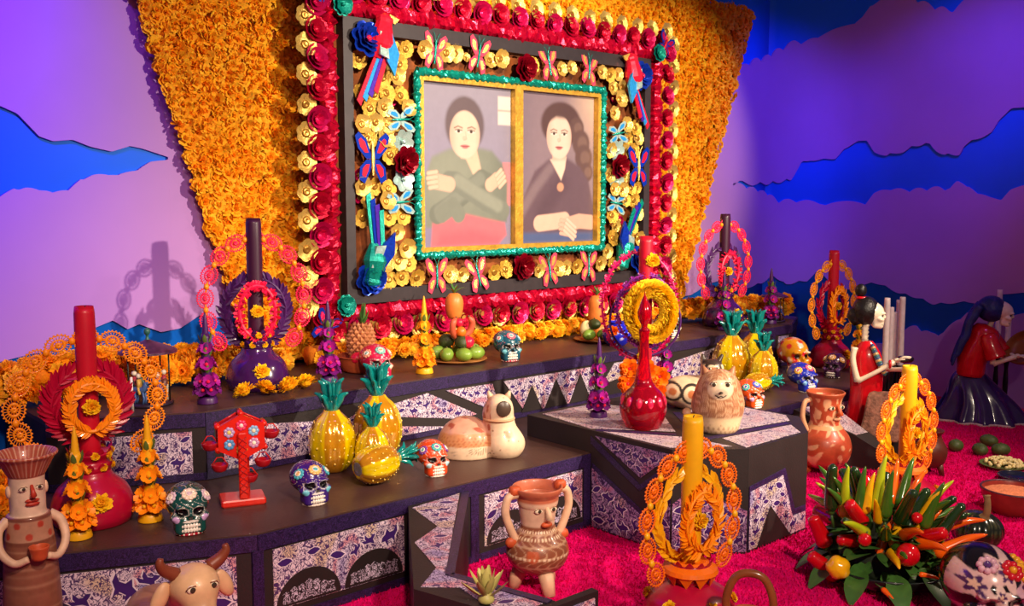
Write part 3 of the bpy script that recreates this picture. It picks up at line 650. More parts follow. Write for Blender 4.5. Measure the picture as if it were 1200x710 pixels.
def portrait_a(x, y):
    c = np.tile(np.array(lin('#a39aac')), (len(x), 1)); c = mixc(c, 1 - y * .9, '#8d84a6'); c = mixc(c, ss(x, .8, 1.) * .4, '#8c8494')
    c = mixc(c, PG(x, y, [(.85, .77), (1., .77), (1., .95), (.85, .95)]), '#efd9d2'); c = mixc(c, PG(x, y, [(.85, .855), (1., .855), (1., .865), (.85, .865)]), '#b8a09c')
    c = mixc(c, PG(x, y, [(.86, .25), (1., .25), (1., .53), (.9, .53)]), '#d98890')
    c = mixc(c, E_(x, y, .475, .755, .215, .175, .10), '#6f5f66')
    sw = [(.05, .12), (.04, .42), (.12, .55), (.3, .60), (.42, .62), (.58, .62), (.78, .60), (.9, .52), (.96, .4), (.95, .15), (.6, .1)]
    c = mixc(c, PG(x, y, sw, .02), '#85897f'); c = mixc(c, PG(x, y, sw, .02) * E_(x, y, .3, .45, .3, .2, .9) * .4, '#a3a698'); c = mixc(c, PG(x, y, sw, .02) * ss(x, .7, .98) * .5, '#666a64')
    c = mixc(c, PG(x, y, [(.42, .62), (.6, .62), (.66, .47), (.62, .38), (.52, .50)], .01), '#e9c0aa'); c = mixc(c, PG(x, y, [(.43, .55), (.56, .55), (.57, .68), (.43, .68)], .015), '#e2b7a2')
    c = face(c, x, y, .475, .695, .165, .148, '#ecc9b8', '#d6a798', '#c9747a')
    c = mixc(c, PG(x, y, [(.30, .74), (.315, .83), (.38, .90), (.475, .925), (.58, .90), (.64, .83), (.65, .74), (.62, .79), (.575, .835), (.475, .86), (.375, .835), (.33, .79)], .012), '#6f5f66')
    c = mixc(c, PG(x, y, [(.1, .0), (.12, .16), (.4, .21), (.7, .17), (.93, .14), (.95, .06), (.85, .0)], .015), '#d8737f'); c = mixc(c, PG(x, y, [(.16, .0), (.2, .08), (.55, .1), (.88, .05), (.85, .0)], .04) * .5, '#c65a6c')
    c = mixc(c, CP(x, y, [(.17, .20), (.35, .27), (.66, .42), (.73, .40)], .085, .12), '#777b73')
    c = mixc(c, CP(x, y, [(.20, .22), (.35, .29), (.64, .42)], .06, .4) * .7, '#8f938a')
    c = mixc(c, CP(x, y, [(.9, .22), (.7, .28), (.38, .40), (.3, .405)], .085, .12), '#7f837b'); c = mixc(c, CP(x, y, [(.85, .25), (.7, .30), (.4, .41)], .055, .4) * .7, '#9da094')
    c = mixc(c, CP(x, y, [(.3, .385), (.17, .40)], .065, .15), '#e9b8a4'); c = fingers(c, x, y, .17, .40, -.98, -.1, .1, 4, '#ecc0ac', '#d19a88')
    c = mixc(c, CP(x, y, [(.76, .385), (.83, .42)], .06, .15), '#e9b8a4'); c = fingers(c, x, y, .84, .42, .8, .5, .09, 4, '#ecc0ac', '#d19a88')
    c = mixc(c, CP(x, y, [(.22, .2), (.34, .25), (.4, .2)], .075, .15), '#83877e')
    return c
def portrait_b(x, y):
    c = np.tile(np.array(lin('#8f7a86')), (len(x), 1)); c = mixc(c, ss(x, .5, 1.) * ss(y, .5, 1.), '#cfae9f'); c = mixc(c, (1 - ss(x, 0, .3)) * .6, '#7d6d7c')
    c = mixc(c, E_(x, y, .55, .80, .27, .15, .1), '#5f4748')
    for (a, b, r) in ((.76, .78, .1), (.82, .68, .12), (.86, .58, .12), (.9, .48, .09)): c = mixc(c, E_(x, y, a, b, r, r * .75, .15), '#6a5150'); c = mixc(c, E_(x, y, a + .02, b, r * .55, r * .4, .3) * .5, '#8c6f68')
    jk = [(.0, .05), (.05, .3), (.2, .48), (.38, .56), (.6, .58), (.8, .52), (.93, .42), (1., .25), (1., .05)]
    c = mixc(c, PG(x, y, jk, .02), '#6c5662'); c = mixc(c, CP(x, y, [(.02, .2), (.2, .36), (.4, .5)], .05, .7) * PG(x, y, jk, .02) * .5, '#9a858c'); c = mixc(c, CP(x, y, [(.3, .2), (.55, .4)], .09, .8) * PG(x, y, jk, .02) * .35, '#4d3a46')
    c = mixc(c, PG(x, y, [(.40, .56), (.62, .58), (.60, .50), (.55, .42)], .01), '#efcdbd'); c = mixc(c, PG(x, y, [(.43, .55), (.61, .56), (.62, .66), (.44, .66)], .015), '#dcb4a6')
    c = face(c, x, y, .52, .715, .165, .148, '#edcabc', '#d3a698', '#b96a70')
    c = mixc(c, PG(x, y, [(.34, .80), (.42, .88), (.6, .88), (.7, .8), (.62, .84), (.48, .845)], .02), '#5f4748')
    c = mixc(c, E_(x, y, .54, .375, .045, .03, .25), '#d49a80'); c = mixc(c, PG(x, y, [(0, 0), (0, .07), (1, .06), (1, 0)], .02), '#56638f')
    c = mixc(c, CP(x, y, [(.26, .13), (.45, .14), (.6, .15)], .075, .12), '#e6bba9'); c = mixc(c, CP(x, y, [(.97, .13), (.8, .14), (.66, .12)], .07, .12), '#dcae9c')
    c = fingers(c, x, y, .66, .075, -.97, .12, .14, 4, '#e0b3a2', '#bf8e80'); c = fingers(c, x, y, .62, .13, .85, -.42, .17, 4, '#ecc5b5', '#c79686')
    return c
CA = [obj('portrait', paint_grid(150, 210, .708, .974, portrait_a), CANVAS, fr, (-.379, .012, 0), vc=True), obj('portrait', paint_grid(140, 200, .686, .974, portrait_b), CANVAS, fr, (.391, .012, 0), vc=True)]
CA[0]['label'] = 'pale portrait of a woman in a grey jumper with folded arms'; CA[1]['label'] = 'pale portrait of a woman in a dark dress with clasped hands'

# --- tin flowers
def tin_flower(name, m, m2, n=6, lay=1, R=1., cup=.3, W=.62):
    g = G()
    for L in range(lay):
        rr = R * (1 - .3 * L)
        for i in range(n):
            M = XF((0, 0, .06 + .12 * L), (0, 0, 2 * PI * (i + .5 * L) / n)); v, f = petal(rr, rr * 2 * math.sin(PI / n) * 1.12 * W / .62, cup + .25 * L, .55, 5, base=.35); g.add((v, f), 0, None, M)
    g.add(lathe(spline([(.34, .10), (.40, .2), (.26, .30), (0.001, .26)], 3), 12), 1 if m2 else 0)
    g.add(lathe([(.5, .02), (.5, .08), (.0, .08)], 10), 0)
    return g.mesh(name, [m, m2 or m])
GF = [tin_flower('gold_flower', GOLD, mat('gold_tin_deep', '#a4752c', .28, .6, var=.2), 7, 1, 1., .28), tin_flower('gold_flower', GOLD, mat('gold_tin_deep'), 6, 1, 1., .5), tin_flower('gold_flower', GOLDF, mat('gold_tin_deep'), 8, 1, 1., .2)]
RF = [tin_flower('crimson_flower', CRIM, CRIM, 5, 3, 1., .45, .75), tin_flower('crimson_flower', PINKF, CRIM, 5, 3, 1., .55, .75)]
def rose(name, m, m2, n=7, lay=4):
    g = G()
    for L in range(lay):
        rr = 1 - .2 * L
        for i in range(n - L):
            g.add(petal(rr, rr * .8, .2 + .35 * L, .6, 5, base=.4), 0, None, XF((0, 0, .05 + .08 * L), (0, 0, 2 * PI * (i + .4 * L) / (n - L))))
    g.add(ball((0, 0, .32), (.2, .2, .2), 10, 6), 1); return g.mesh(name, [m, m2])
FR_ROT = (PI / 2, 0, 0)
def fput(name, me, u, v, y, sc, spin=None, tilt=.25):
    return put(name, me, fr, (u, y, v), (PI / 2 + random.uniform(-tilt, tilt), random.uniform(-tilt, tilt) if spin is None else spin, 0), sc)
def feat(lst): return [(a - FX, b - FZ) for a, b in lst]
used = []
rr_m = rose('dark_red_rose', DRED, DRED); br_m = rose('blue_rose', BLUEF, REDF); sil_m = rose('silver_leaf', SILV, SILV, 6, 1)
for u, v in feat([(4.24, 2.42), (4.22, 1.17), (3.31, 1.82), (5.12, 1.83)]): fput('dark_red_rose', rr_m, u, v, -.045, .085); used.append((u, v, .10))
for u, v in feat([(3.31, 1.93), (3.31, 1.71), (5.12, 1.94), (5.12, 1.72)]): fput('silver_leaf', sil_m, u, v, -.02, .07); used.append((u, v, .07))
for u, v in feat([(3.06, 2.47), (3.06, 1.16), (5.33, 2.46), (5.33, 1.16)]): fput('blue_rose', br_m, u, v, -.045, .098); used.append((u, v, .11))
def butterfly(name, m1, m2, m3, k=1.):
    """wings spread in the XZ plane, body along Z"""
    g = G()
    up = [(0, .02), (.35, .75), (.75, 1.), (.95, .85), (.8, .4), (.35, .02)]; lo = [(0, 0), (.35, -.02), (.7, -.3), (.75, -.75), (.45, -.9), (.15, -.45)]
    for s in (-1, 1):
        for P, mm in ((up, 0), (lo, 0)):
            q = [(s * x, z) for x, z in P]; g.add(plate(q, (0, 0, 0), (1, 0, -.0), OZ, 0, .03), mm)
            c = np.mean(P, axis=0); q2 = [(s * (c[0] + (x - c[0]) * .55), c[1] + (z - c[1]) * .55) for x, z in P]; g.add(plate(q2, (0, 0, 0), OX, OZ, .03, .055), 1)
    g.add(tube([(0, -.06, -.6), (0, -.08, 0), (0, -.06, .55)], [.05, .1, .07], 8), 2)
    for s in (-1, 1): g.add(tube([(0, -.06, .55), (s * .15, -.08, .85), (s * .28, -.08, 1.0)], .02, 5), 2)
    return g.mesh(name, [m1, m2, m3], False)
rb = butterfly('red_butterfly', mat('rose_foil', '#f04a6a', .25, .35, var=.2), GOLD, TEALF); bb = butterfly('pale_butterfly', SILV, SKYF, TEALF)
for u, v in feat([(3.54, 2.45), (3.87, 2.46), (4.46, 2.46), (4.83, 2.46), (3.54, 1.14), (3.86, 1.13), (4.47, 1.13), (4.84, 1.14)]): put('red_butterfly', rb, fr, (u, -.04, v), (random.uniform(-.15, .15), random.uniform(-.2, .2), 0), (.088, .07, .115)); used.append((u, v, .085))
for u, v in feat([(3.29, 2.05), (3.28, 1.58), (5.12, 2.05), (5.11, 1.57)]): put('pale_butterfly', bb, fr, (u, -.04, v), (0, PI / 2 + random.uniform(-.2, .2), 0), (.08, .07, .10)); used.append((u, v, .08))
df = butterfly('large_butterfly', BLUEF, REDF, GOLD)
for u, v in feat([(3.09, 1.82), (5.33, 1.82)]): put('large_butterfly', df, fr, (u, -.05, v), (0, 0, 0), (.12, .08, .15)); used.append((u, v, .12))
def parrot():
    """perched bird: head up (+Z), facing right; long tail down"""
    g = G()
    g.add(tube(spline([(.05, -.1, .95), (.02, -.12, .75), (0, -.13, .4), (-.05, -.1, .05)], 4), np.interp(np.linspace(0, 1, 13), [0, .2, .35, .7, 1], [.05, .17, .14, .22, .08]), 10), 0)
    g.add(plate([(.1, .95), (.3, .9), (.22, .78), (.12, .84)], (0, -.12, 0), OX, OZ, 0, .04), 1)
    g.add(plate([(.1, .6), (.3, .2), (.25, -.25), (.08, .0), (.0, .4)], (0, -.2, 0), OX, OZ, 0, .06), 2); g.add(plate([(-.12, .55), (.02, .5), (.1, .05), (-.08, .1)], (0, -.22, 0), OX, OZ, 0, .06), 3)
    for k in range(4): g.add(plate([(-.1 + .05 * k, .1), (-.02 + .05 * k, .1), (-.28 + .09 * k, -.95 + .1 * k), (-.36 + .09 * k, -.85 + .08 * k)], (0, -.1 - .02 * k, 0), OX, OZ, 0, .03), (0, 2, 4, 0)[k])
    return g.mesh('parrot', [REDF, GOLD, SKYF, SILV, PURF], False)
pm = parrot()
pmb = pm.copy(); pmb.materials[0] = TEALF; pmb.materials[2] = BLUEF
for me_, (u, v), r, sx in ((pm, (3.13 - FX, 2.36 - FZ), .12, 1), (pm, (5.26 - FX, 2.34 - FZ), -.15, -1), (pmb, (3.10 - FX, 1.36 - FZ), PI + .2, -1), (pmb, (5.20 - FX, 1.36 - FZ), .2 + PI, 1)):
    put('parrot', me_, fr, (u, -.035, v), (0, r, 0), (.34 * sx, .3, .28))
    for k in (-1, 0, 1): used.append((u + .04 * k, v + .1 * k, .085))
# gold flowers filling the band between teal trim and dark border
n = 0; u = -1.15
cand = []
for v in np.arange(-.655, .66, .0872):
    for u in np.arange(-1.16, 1.17, .089): cand.append((u + .049 * (int(round((v + .655) / .0872)) % 2) + random.uniform(-.012, .012), v + random.uniform(-.012, .012)))
for u, v in cand:
    if abs(u) > 1.18 or (abs(u) < .845 and abs(v) < .59): continue
    if any((u - a) ** 2 + (v - b) ** 2 < (r * .92) ** 2 for a, b, r in used): continue
    fput('gold_flower', random.choice(GF), u, v, random.uniform(-.03, .0), random.uniform(.046, .058), random.uniform(-.3, .3))
# small blossoms tucked between
pf = tin_flower('small_flower', PINKF, GOLD, 5, 1, 1., .3)
for _ in range(60):
    u, v = random.uniform(-1.18, 1.18), random.uniform(-.67, .67)
    if (abs(u) < .84 and abs(v) < .585): continue
    fput('small_flower', pf if random.random() < .5 else GF[1], u, v, .02, random.uniform(.026, .034), random.uniform(-1, 1))
# outer rows: crimson flowers and gold rosettes
per = []
OXX, OZZ = 1.445, .925
def along(n, p, q): return [(p[0] + (q[0] - p[0]) * (i + .5) / n, p[1] + (q[1] - p[1]) * (i + .5) / n) for i in range(n)]
for n_, p, q in ((19, (-OXX, OZZ), (OXX, OZZ)), (19, (-OXX, -OZZ), (OXX, -OZZ)), (12, (-OXX, -OZZ), (-OXX, OZZ)), (12, (OXX, -OZZ), (OXX, OZZ))):
    for i, (u, v) in enumerate(along(n_, p, q)): fput('crimson_flower', RF[i % 2], u, v, -.01, random.uniform(.062, .072), random.uniform(-.4, .4))
for n_, p, q in ((18, (-OXX, OZZ + .075), (OXX, OZZ + .075)), (18, (-OXX, -OZZ - .02), (OXX, -OZZ - .02)), (12, (-OXX - .085, -OZZ), (-OXX - .06, OZZ)), (12, (OXX + .075, -OZZ), (OXX + .075, OZZ))):
    for i, (u, v) in enumerate(along(n_, p, q)): fput('gold_flower', GF[0], u + (.07 if abs(p[1] - q[1]) < .1 else 0), v + (.07 if abs(p[0] - q[0]) < .1 else 0), -.02, random.uniform(.056, .062), random.uniform(-.3, .3))
tl = rose('teal_rosette', TEALF, TEALF, 9, 2); 
for u, v in ((-1.30, .84), (1.31, .83), (-1.31, -.79), (1.31, -.80)): fput('teal_rosette', tl, u, v, -.06, .06)
cb = butterfly('corner_butterfly', BLUEF, PINKF, REDF)
for u, v in ((-1.43, .93), (1.40, .90), (-1.43, -.9), (1.42, -.9)): put('corner_butterfly', cb, fr, (u, -.05, v), (0, .5, 0), (.09, .07, .09))

# ================================================================== THINGS ON THE ALTAR
U_, L_, B_ = .68, .373, .485
def facecam(x, y, add=0.): return math.atan2(-x, y) + add
def annulus(a0, b0, a1, b1, n=28, y0=-.002, y1=.002):
    t = np.linspace(0, 2 * PI, n, endpoint=False); v = []
    for y in (y0, y1):
        for a, b in ((a0, b0), (a1, b1)): v += [(a * math.cos(k), y, b * math.sin(k)) for k in t]
    f = []
    for i in range(n):
        j = (i + 1) % n; f += [(i, n + i, n + j, j), (2 * n + i, 2 * n + j, 3 * n + j, 3 * n + i), (n + i, 3 * n + i, 3 * n + j, n + j), (i, j, 2 * n + j, 2 * n + i)]
    return v, f
DOI = {}
def doily(m, a=.05, b=.04):
    """lace-like wax medallion: pierced rim, spokes, pierced heart"""
    k = (m.name, a, b)
    if k in DOI: return DOI[k]
    g = G(); g.add(annulus(.017, .017, .60 * a, .60 * b, 24)); g.add(annulus(.001, .001, .012, .012, 10, -.005, .002)); g.add(annulus(.9 * a, .9 * b, a, b, 30, -.003, .003))
    for i in range(10): t = 2 * PI * i / 10; g.add(tube([(.010 * math.cos(t), 0, .010 * math.sin(t)), (.022 * math.cos(t), 0, .022 * math.sin(t))], .0022, 4))
    n = 22
    for i in range(n):
        t = 2 * PI * i / n; g.add(tube([(.58 * a * math.cos(t), 0, .58 * b * math.sin(t)), (.93 * a * math.cos(t), 0, .93 * b * math.sin(t))], .0017, 4))
        g.add(ball((1.02 * a * math.cos(t + .14), 0, 1.02 * b * math.sin(t + .14)), .0045, 5, 3))
    DOI[k] = g.mesh('doily', [m]); return DOI[k]
def leaf_ring(m, a, b, L, W, n, a0=0., a1=2 * PI, out=.6, side=2, name='leaf_wreath', seed=0, loop=True):
    g = G(); r = random.Random(seed); T = np.linspace(a0, a1, n)
    g.add(tube([(a * math.sin(t), 0, b * math.cos(t)) for t in np.linspace(a0, a1, 40)], .007, 6, abs(a1 - a0 - 2 * PI) < .01))
    for i, t in enumerate(T):
        for s in ((-1, 1) if side == 2 else (1,)):
            d = 1 if (t < PI) else -1                     # leaves sweep upward on either flank
            tang = -t if d > 0 else -t + PI
            ang = tang + (PI if d > 0 else PI) + s * d * out + r.uniform(-.12, .12)
            g.add(leafp(L * r.uniform(.85, 1.1), W, -.05, 5, .2), 0, None, XF((a * math.sin(t), -.004 * s + r.uniform(-.01, .01), b * math.cos(t)), (PI / 2 + r.uniform(-.5, .5), -ang, 0)))
    return g.mesh(name, [m], False)
def fluff_ring(m, a, b, th, n, name='petal_ring', seed=0, w=.45):
    """tinsel or petal ring of short ruffled blades round an ellipse"""
    g = G(); r = random.Random(seed); g.add(tube([(a * math.sin(t), 0, b * math.cos(t)) for t in np.linspace(0, 2 * PI, 36, endpoint=False)], th * .35, 7, True))
    for i in range(n):
        t = 2 * PI * i / n + r.uniform(-.05, .05); p = r.uniform(0, 2 * PI); c = np.array((a * math.sin(t), 0, b * math.cos(t))); rad = np.array((math.sin(t), 0, math.cos(t)))
        d = rad * math.cos(p) + np.array((0, -1, 0)) * math.sin(p); s = np.cross(d, np.array((math.cos(t), 0, -math.sin(t)))); tg = np.array((math.cos(t), 0, -math.sin(t))) * .5
        d = d + tg * r.uniform(-.8, .8); q = np.array((math.cos(t), 0, -math.sin(t))); e = c + d * th; wv = th * w
        g.add(([c - q * wv * .4, c + q * wv * .4, e + q * wv * .6 + s * wv * .3, e * 1 + d * th * .18, e - q * wv * .6 - s * wv * .3], [(0, 1, 2, 3), (0, 3, 4)]))
    return g.mesh(name, [m], False)
WAXC = {}
def wax(key, hexc, rough=.42): return mat('wax_' + key, hexc, rough, var=.08, scale=15, coat=.1, sss=.08)
W_RED = wax('red', '#c8102a'); W_PURP = wax('plum', '#3b1030'); W_ORG = wax('orange', '#ff980c'); W_PINK = wax('pink', '#f2184e'); W_YEL = wax('yellow', '#f0b010'); W_PLUML = wax('violet', '#45145a'); W_MAG = wax('magenta', '#d8186a'); W_CRIM = mat('wax_crimson', '#b40a34', .32, var=.08, coat=.2)
W_VIO = wax('bright_violet', '#8a1f8c'); W_GREEN = mat('waxed_leaf_green', '#5d7430', .4, var=.25, scale=40); W_BASEP = mat('plum_glaze', '#3d1550', .18, var=.12, coat=.6); W_DEEPO = wax('deep_orange', '#f87408')

def arch(t, m, a, b, zc, n, spread, da, db, bead, y=0.):
    w_ = [(a * math.sin(k), y, zc + b * math.cos(k)) for k in np.linspace(-spread, spread, 44)]
    obj('arch_wire', G().add(tube(w_, .005, 6)), bead, t)
    g = G(); A = np.linspace(-spread, spread, n + 1); A = (A[1:] + A[:-1]) / 2
    me = doily(m, da, db)
    for k in A: put('doily', me, t, (a * math.sin(k), y - .004, zc + b * math.cos(k)), (0, math.atan2(b * math.sin(k), a * math.cos(k)), 0))
    bm_ = BEAD.setdefault(bead.name, G().add(ball((0, 0, 0), (.013, .011, .015), 8, 5)).mesh('wax_bud', [bead]))
    for k in np.linspace(-spread, spread, n + 1)[1:-1]: put('wax_bud', bm_, t, (a * math.sin(k), y - .008, zc + b * math.cos(k)))
BEAD = {}
def deco_candle(label, loc, rz, base, cand, archm, bead, wreath, ring, H=.82, ar=(.25, .26, .42, 12, 2.4), wr=(.155, .15, .48), rg=(.095, .11, .44), base_prof=None, studs=True, group='wax-flower candles', crad=.037, ringw=.028, candz=.2, front_bloom=True):
    t = thing('decorated_candle', label, 'candle', loc, rz, group)
    pr = base_prof or [(.135, 0), (.15, .03), (.15, .07), (.128, .13), (.082, .175), (.07, .2)]
    obj('base', G().add(lathe([(0, 0)] + [tuple(p) for p in spline(pr, 5)] + [(0, pr[-1][1])], 32)), base, t)
    g = G(); g.add(lathe(spline([(.0, H), (crad * .6, H - .002), (crad, H - .012), (crad, (H + candz) / 2), (crad * 1.02, candz)], 3)[::-1], 24))
    c = obj('candle', g, cand, t); obj('wick', G().add(tube([(0, 0, H - .004), (.002, 0, H + .008), (.006, 0, H + .014)], .0022, 6)), mat('charred_wick', '#2a2019', .9), c)
    z0 = pr[-1][1] - .015
    cu_ = G(); cu_.add(lathe(spline([(.06, z0), (.075, z0 + .03), (.062, z0 + .055), (.078, z0 + .085), (.05, z0 + .09)], 4), 20))
    for k in range(12):
        a = 2 * PI * k / 12
        for zz in (.03, .085): cu_.add(leafp(.034, .03, -.6, 4, .1), 0, None, XF((.066 * math.cos(a + zz * 9), .066 * math.sin(a + zz * 9), z0 + zz - .01), (0, -.5, a + zz * 9)))
    obj('cuff', cu_, base, t)
    if studs:
        for k in range(16):
            a = 2 * PI * (k // 2) / 8 + (.39 if k % 2 else 0)
            put('marigold_stud', BLOOM_YELLOW[0], t, (.074 * math.cos(a), .074 * math.sin(a), z0 + (.035 if k % 2 else .082)), (PI / 2, 0, a + PI / 2), .017)
    put('leaf_wreath', wreath, t, (0, .012, wr[2])); put('petal_ring', ring, t, (0, -crad - .022, rg[2]))
    put('marigold', BLOOM_YELLOW[0], t, (0, -crad - .008, rg[2]), (PI / 2, 0, 0), .034)
    if front_bloom: put('marigold', BLOOM_YELLOW[0], t, (0, -.132, .10), (PI / 2 - .6, 0, 0), .042)
    arch(t, archm, ar[0], ar[1], ar[2], ar[3], ar[4], .048, .038, bead)
    return t
# A: red candle at the left on the lower step
deco_candle('red candle with orange lace arch and ring on a bulbous pink base', (1.22, 3.80, L_), -.1, W_CRIM, W_RED, W_ORG, W_ORG, leaf_ring(W_CRIM, .125, .125, .072, .020, 70, .5, 2 * PI - .5, .55, 2), leaf_ring(W_ORG, .078, .090, .040, .012, 84, 0, 2 * PI, .75, 2, 'petal_ring', 3),
            H=.815, ar=(.255, .25, .455, 13, 2.5), wr=(0, 0, .46), rg=(0, 0, .45))
# B: plum candle on the upper step, left
deco_candle('plum candle with pink lace arch on a dark purple base at upper left', (2.21, 4.38, U_), -.32, W_BASEP, W_PURP, W_PINK, W_ORG, leaf_ring(W_PLUML, .145, .16, .06, .026, 40, .35, 2 * PI - .35, .6, 2), fluff_ring(W_PINK, .085, .125, .026, 260, w=.35),
            H=.815, ar=(.235, .30, .43, 13, 2.45), wr=(0, 0, .375), rg=(0, 0, .38))
# C: plum candle on the upper step, right
deco_candle('plum candle with pink lace arch at the far right end of the upper step', (5.86, 4.30, U_), -.15, W_BASEP, W_PURP, W_PINK, W_ORG, leaf_ring(W_PLUML, .16, .18, .06, .026, 40, .35, 2 * PI - .35, .6, 2), fluff_ring(W_PINK, .085, .13, .028, 240, w=.35),
            H=.80, ar=(.24, .30, .44, 13, 2.45), wr=(0, 0, .40), rg=(0, 0, .40))
# D: red candle at the far right of the lower step
deco_candle('red candle with golden lace arch behind the standing skeleton figure', (6.50, 3.80, L_), -.1, W_CRIM, W_RED, W_ORG, W_YEL, leaf_ring(W_CRIM, .14, .16, .06, .028, 36, .4, 2 * PI - .4, .6, 2), leaf_ring(W_ORG, .08, .12, .05, .018, 44, 0, 2 * PI, .7, 2, 'petal_ring', 4),
            H=.84, ar=(.25, .30, .46, 13, 2.5), wr=(0, 0, .46), rg=(0, 0, .45))
# E, F: yellow candles on the carpet, on red bases
YP = [(.14, 0), (.165, .03), (.172, .08), (.15, .14), (.10, .175), (.075, .19)]
for lab, loc, HH, pr in (('yellow candle with orange lace arch on a red base in front of the centre block', (2.83, 2.20, 0), .80, YP), ('bright yellow candle with orange lace arch behind the chilli bouquet', (4.735, 2.327, 0), .755, YP)):
    t = deco_candle(lab, loc, -.12, W_CRIM, W_YEL, W_DEEPO, W_YEL, leaf_ring(W_YEL, .155, .165, .06, .028, 34, .45, 2 * PI - .45, .35, 2), leaf_ring(W_ORG, .078, .108, .048, .017, 60, 0, 2 * PI, .75, 2, 'petal_ring', 6), H=HH, ar=(.225, .27, .42, 12, 2.45), wr=(0, 0, .44), rg=(0, 0, .43), base_prof=pr, studs=False, crad=.038)
    g = G()
    for k in range(10):                                   # scalloped lace collar round the candle foot
        a = 2 * PI * k / 10; g.add(plate([(-.03, .0), (.03, .0), (.0, -.055)], (.098 * math.cos(a), .098 * math.sin(a), .235), (-math.sin(a), math.cos(a), 0), (.35 * math.cos(a), .35 * math.sin(a), .94), -.002, .002))
    g.add(lathe([(.06, .27), (.1, .245), (.105, .23), (.098, .23), (.056, .262)], 24)); obj('lace_collar', g, W_DEEPO, t, smooth=False)
    for k in range(6): put('wax_petal', BLOOM_YELLOW[0], t, (.15 * math.cos(k * 1.05 + .3), .15 * math.sin(k * 1.05 + .3), .13), (PI / 3, 0, k * 1.05 + .3 + PI / 2), .03)
# G: centre candle on the block with hoops
t = thing('decorated_candle', 'red candle with pink and violet hoops and a yellow marigold ring behind the red decanter', 'candle', (4.02, 3.46, B_), facecam(4.02, 3.46, .12), 'wax-flower candles')
obj('base', G().add(lathe([(0, 0)] + [tuple(p) for p in spline([(.10, 0), (.11, .02), (.09, .06), (.05, .1), (.045, .16)], 4)] + [(0, .16)], 24)), W_CRIM, t)
c = obj('candle', G().add(lathe(spline([(.0, .90), (.03, .898), (.037, .885), (.037, .5), (.038, .14)], 3)[::-1], 24)), W_RED, t); obj('wick', G().add(tube([(0, 0, .895), (.003, 0, .912)], .002, 6)), mat('charred_wick'), c)
put('marigold_ring', None, t)
mr_ = t.children[-1]; bpy.data.objects.remove(mr_)
g = fluff_ring(mat('yellow_petals', '#ffd21c', .7, var=.1, scale=60, sss=.2), .096, .122, .046, 2600, 'marigold_ring', 2, .34); put('marigold_ring', g, t, (.02, -.075, .52))
put('violet_hoop', fluff_ring(W_VIO, .155, .19, .016, 420, 'violet_hoop', 3, .5), t, (.0, -.03, .52)); put('pink_hoop', fluff_ring(W_MAG, .20, .29, .018, 460, 'pink_hoop', 4, .5), t, (-.03, .03, .54)); obj('dark_hoop', G().add(tube([(.19 * math.sin(k), .0, .46 + .19 * math.cos(k)) for k in np.linspace(0, 2 * PI, 40, endpoint=False)], .007, 6, True)), W_PLUML, t)
put('marigold', BLOOM_YELLOW[0], t, (.03, -.03, .79), (PI / 2, 0, 0), .042)
orose = rose('orange_rose', W_DEEPO, W_RED, 7, 4)
for x, y, z in ((-.09, -.07, .21), (.0, -.1, .21), (-.1, -.08, .13), (-.02, -.1, .12), (.07, -.08, .17), (.06, -.09, .09)): put('orange_rose', orose, t, (x, y, z), (PI / 2 - .2, random.uniform(-.3, .3), 0), .055)
put('marigold', BLOOM_YELLOW[0], t, (-.02, -.06, .28), (PI / 2 - .3, 0, 0), .03)

# ------------------------------------------------------------------ slender flower tapers
def cup_flower(name, m, m2):
    g = G()
    for i in range(6): g.add(petal(1., .95, .75, .75, 5, base=.35), 0, None, XF((0, 0, 0), (0, 0, 2 * PI * i / 6)))
    g.add(ball((0, 0, .35), (.3, .3, .35), 8, 5), 1); return g.mesh(name, [m, m2])
LEAFM = G().add(leafp(.055, .022, -.45, 6, .25)).mesh('leaf', [W_GREEN])
FL_O = cup_flower('flower', wax('marigold_orange', '#ff9a14'), W_YEL); FL_P = cup_flower('flower', wax('flower_purple', '#a0188c'), W_PINK); FL_V = cup_flower('flower', wax('flower_plum', '#6a1470'), W_PINK)
def torch(label, loc, fl, fl2, taper, base, group, sc=1., rz=0):
    t = thing('flower_taper', label, 'candlestick', loc, rz, group, sc)
    obj('base', G().add(lathe(spline([(.001, 0), (.042, 0), (.046, .008), (.04, .03), (.028, .035), (.02, .045), (.02, .30), (.001, .305)], 3), 20)), base, t)
    obj('taper', G().add(lathe(spline([(.001, .27), (.016, .275), (.014, .33), (.009, .38), (.003, .41), (.0005, .412)], 4), 14)), taper, t)
    for z, n, r, s, f in ((.062, 7, .030, .030, fl2), (.100, 6, .026, .029, fl), (.178, 4, .018, .029, fl), (.248, 4, .014, .025, fl)):
        for k in range(n):
            a = 2 * PI * (k + .5 * (z > .1) + .25) / n; put('flower', f, t, (r * math.cos(a), r * math.sin(a), z), (.0, 1.15, a), s)
    for z, n in ((.130, 6), (.205, 5), (.268, 5)):
        for k in range(n): a = 2 * PI * (k + .3) / n; put('leaf', LEAFM, t, (.012 * math.cos(a), .012 * math.sin(a), z), (0, -.75, a), .9)
    return t
TG = 'wax flower tapers'
torch('orange flower taper at the far left, beside the hat jug', (1.115, 3.64, L_), FL_O, FL_O, W_YEL, W_YEL, TG)
torch('orange flower taper between the red candle base and the teal skull', (1.385, 3.66, L_), FL_O, FL_O, W_YEL, W_YEL, TG)
torch('purple flower taper left of the dark purple candle base', (1.865, 4.19, U_), FL_P, FL_V, W_PLUML, W_PLUML, TG)
torch('purple flower taper left of the clay bowl with pineapple', (2.55, 4.28, U_), FL_P, FL_V, W_PLUML, W_PLUML, TG)
torch('orange flower taper between the pink skull and the fruit plate', (3.06, 4.16, U_), FL_O, FL_O, W_YEL, W_YEL, TG)
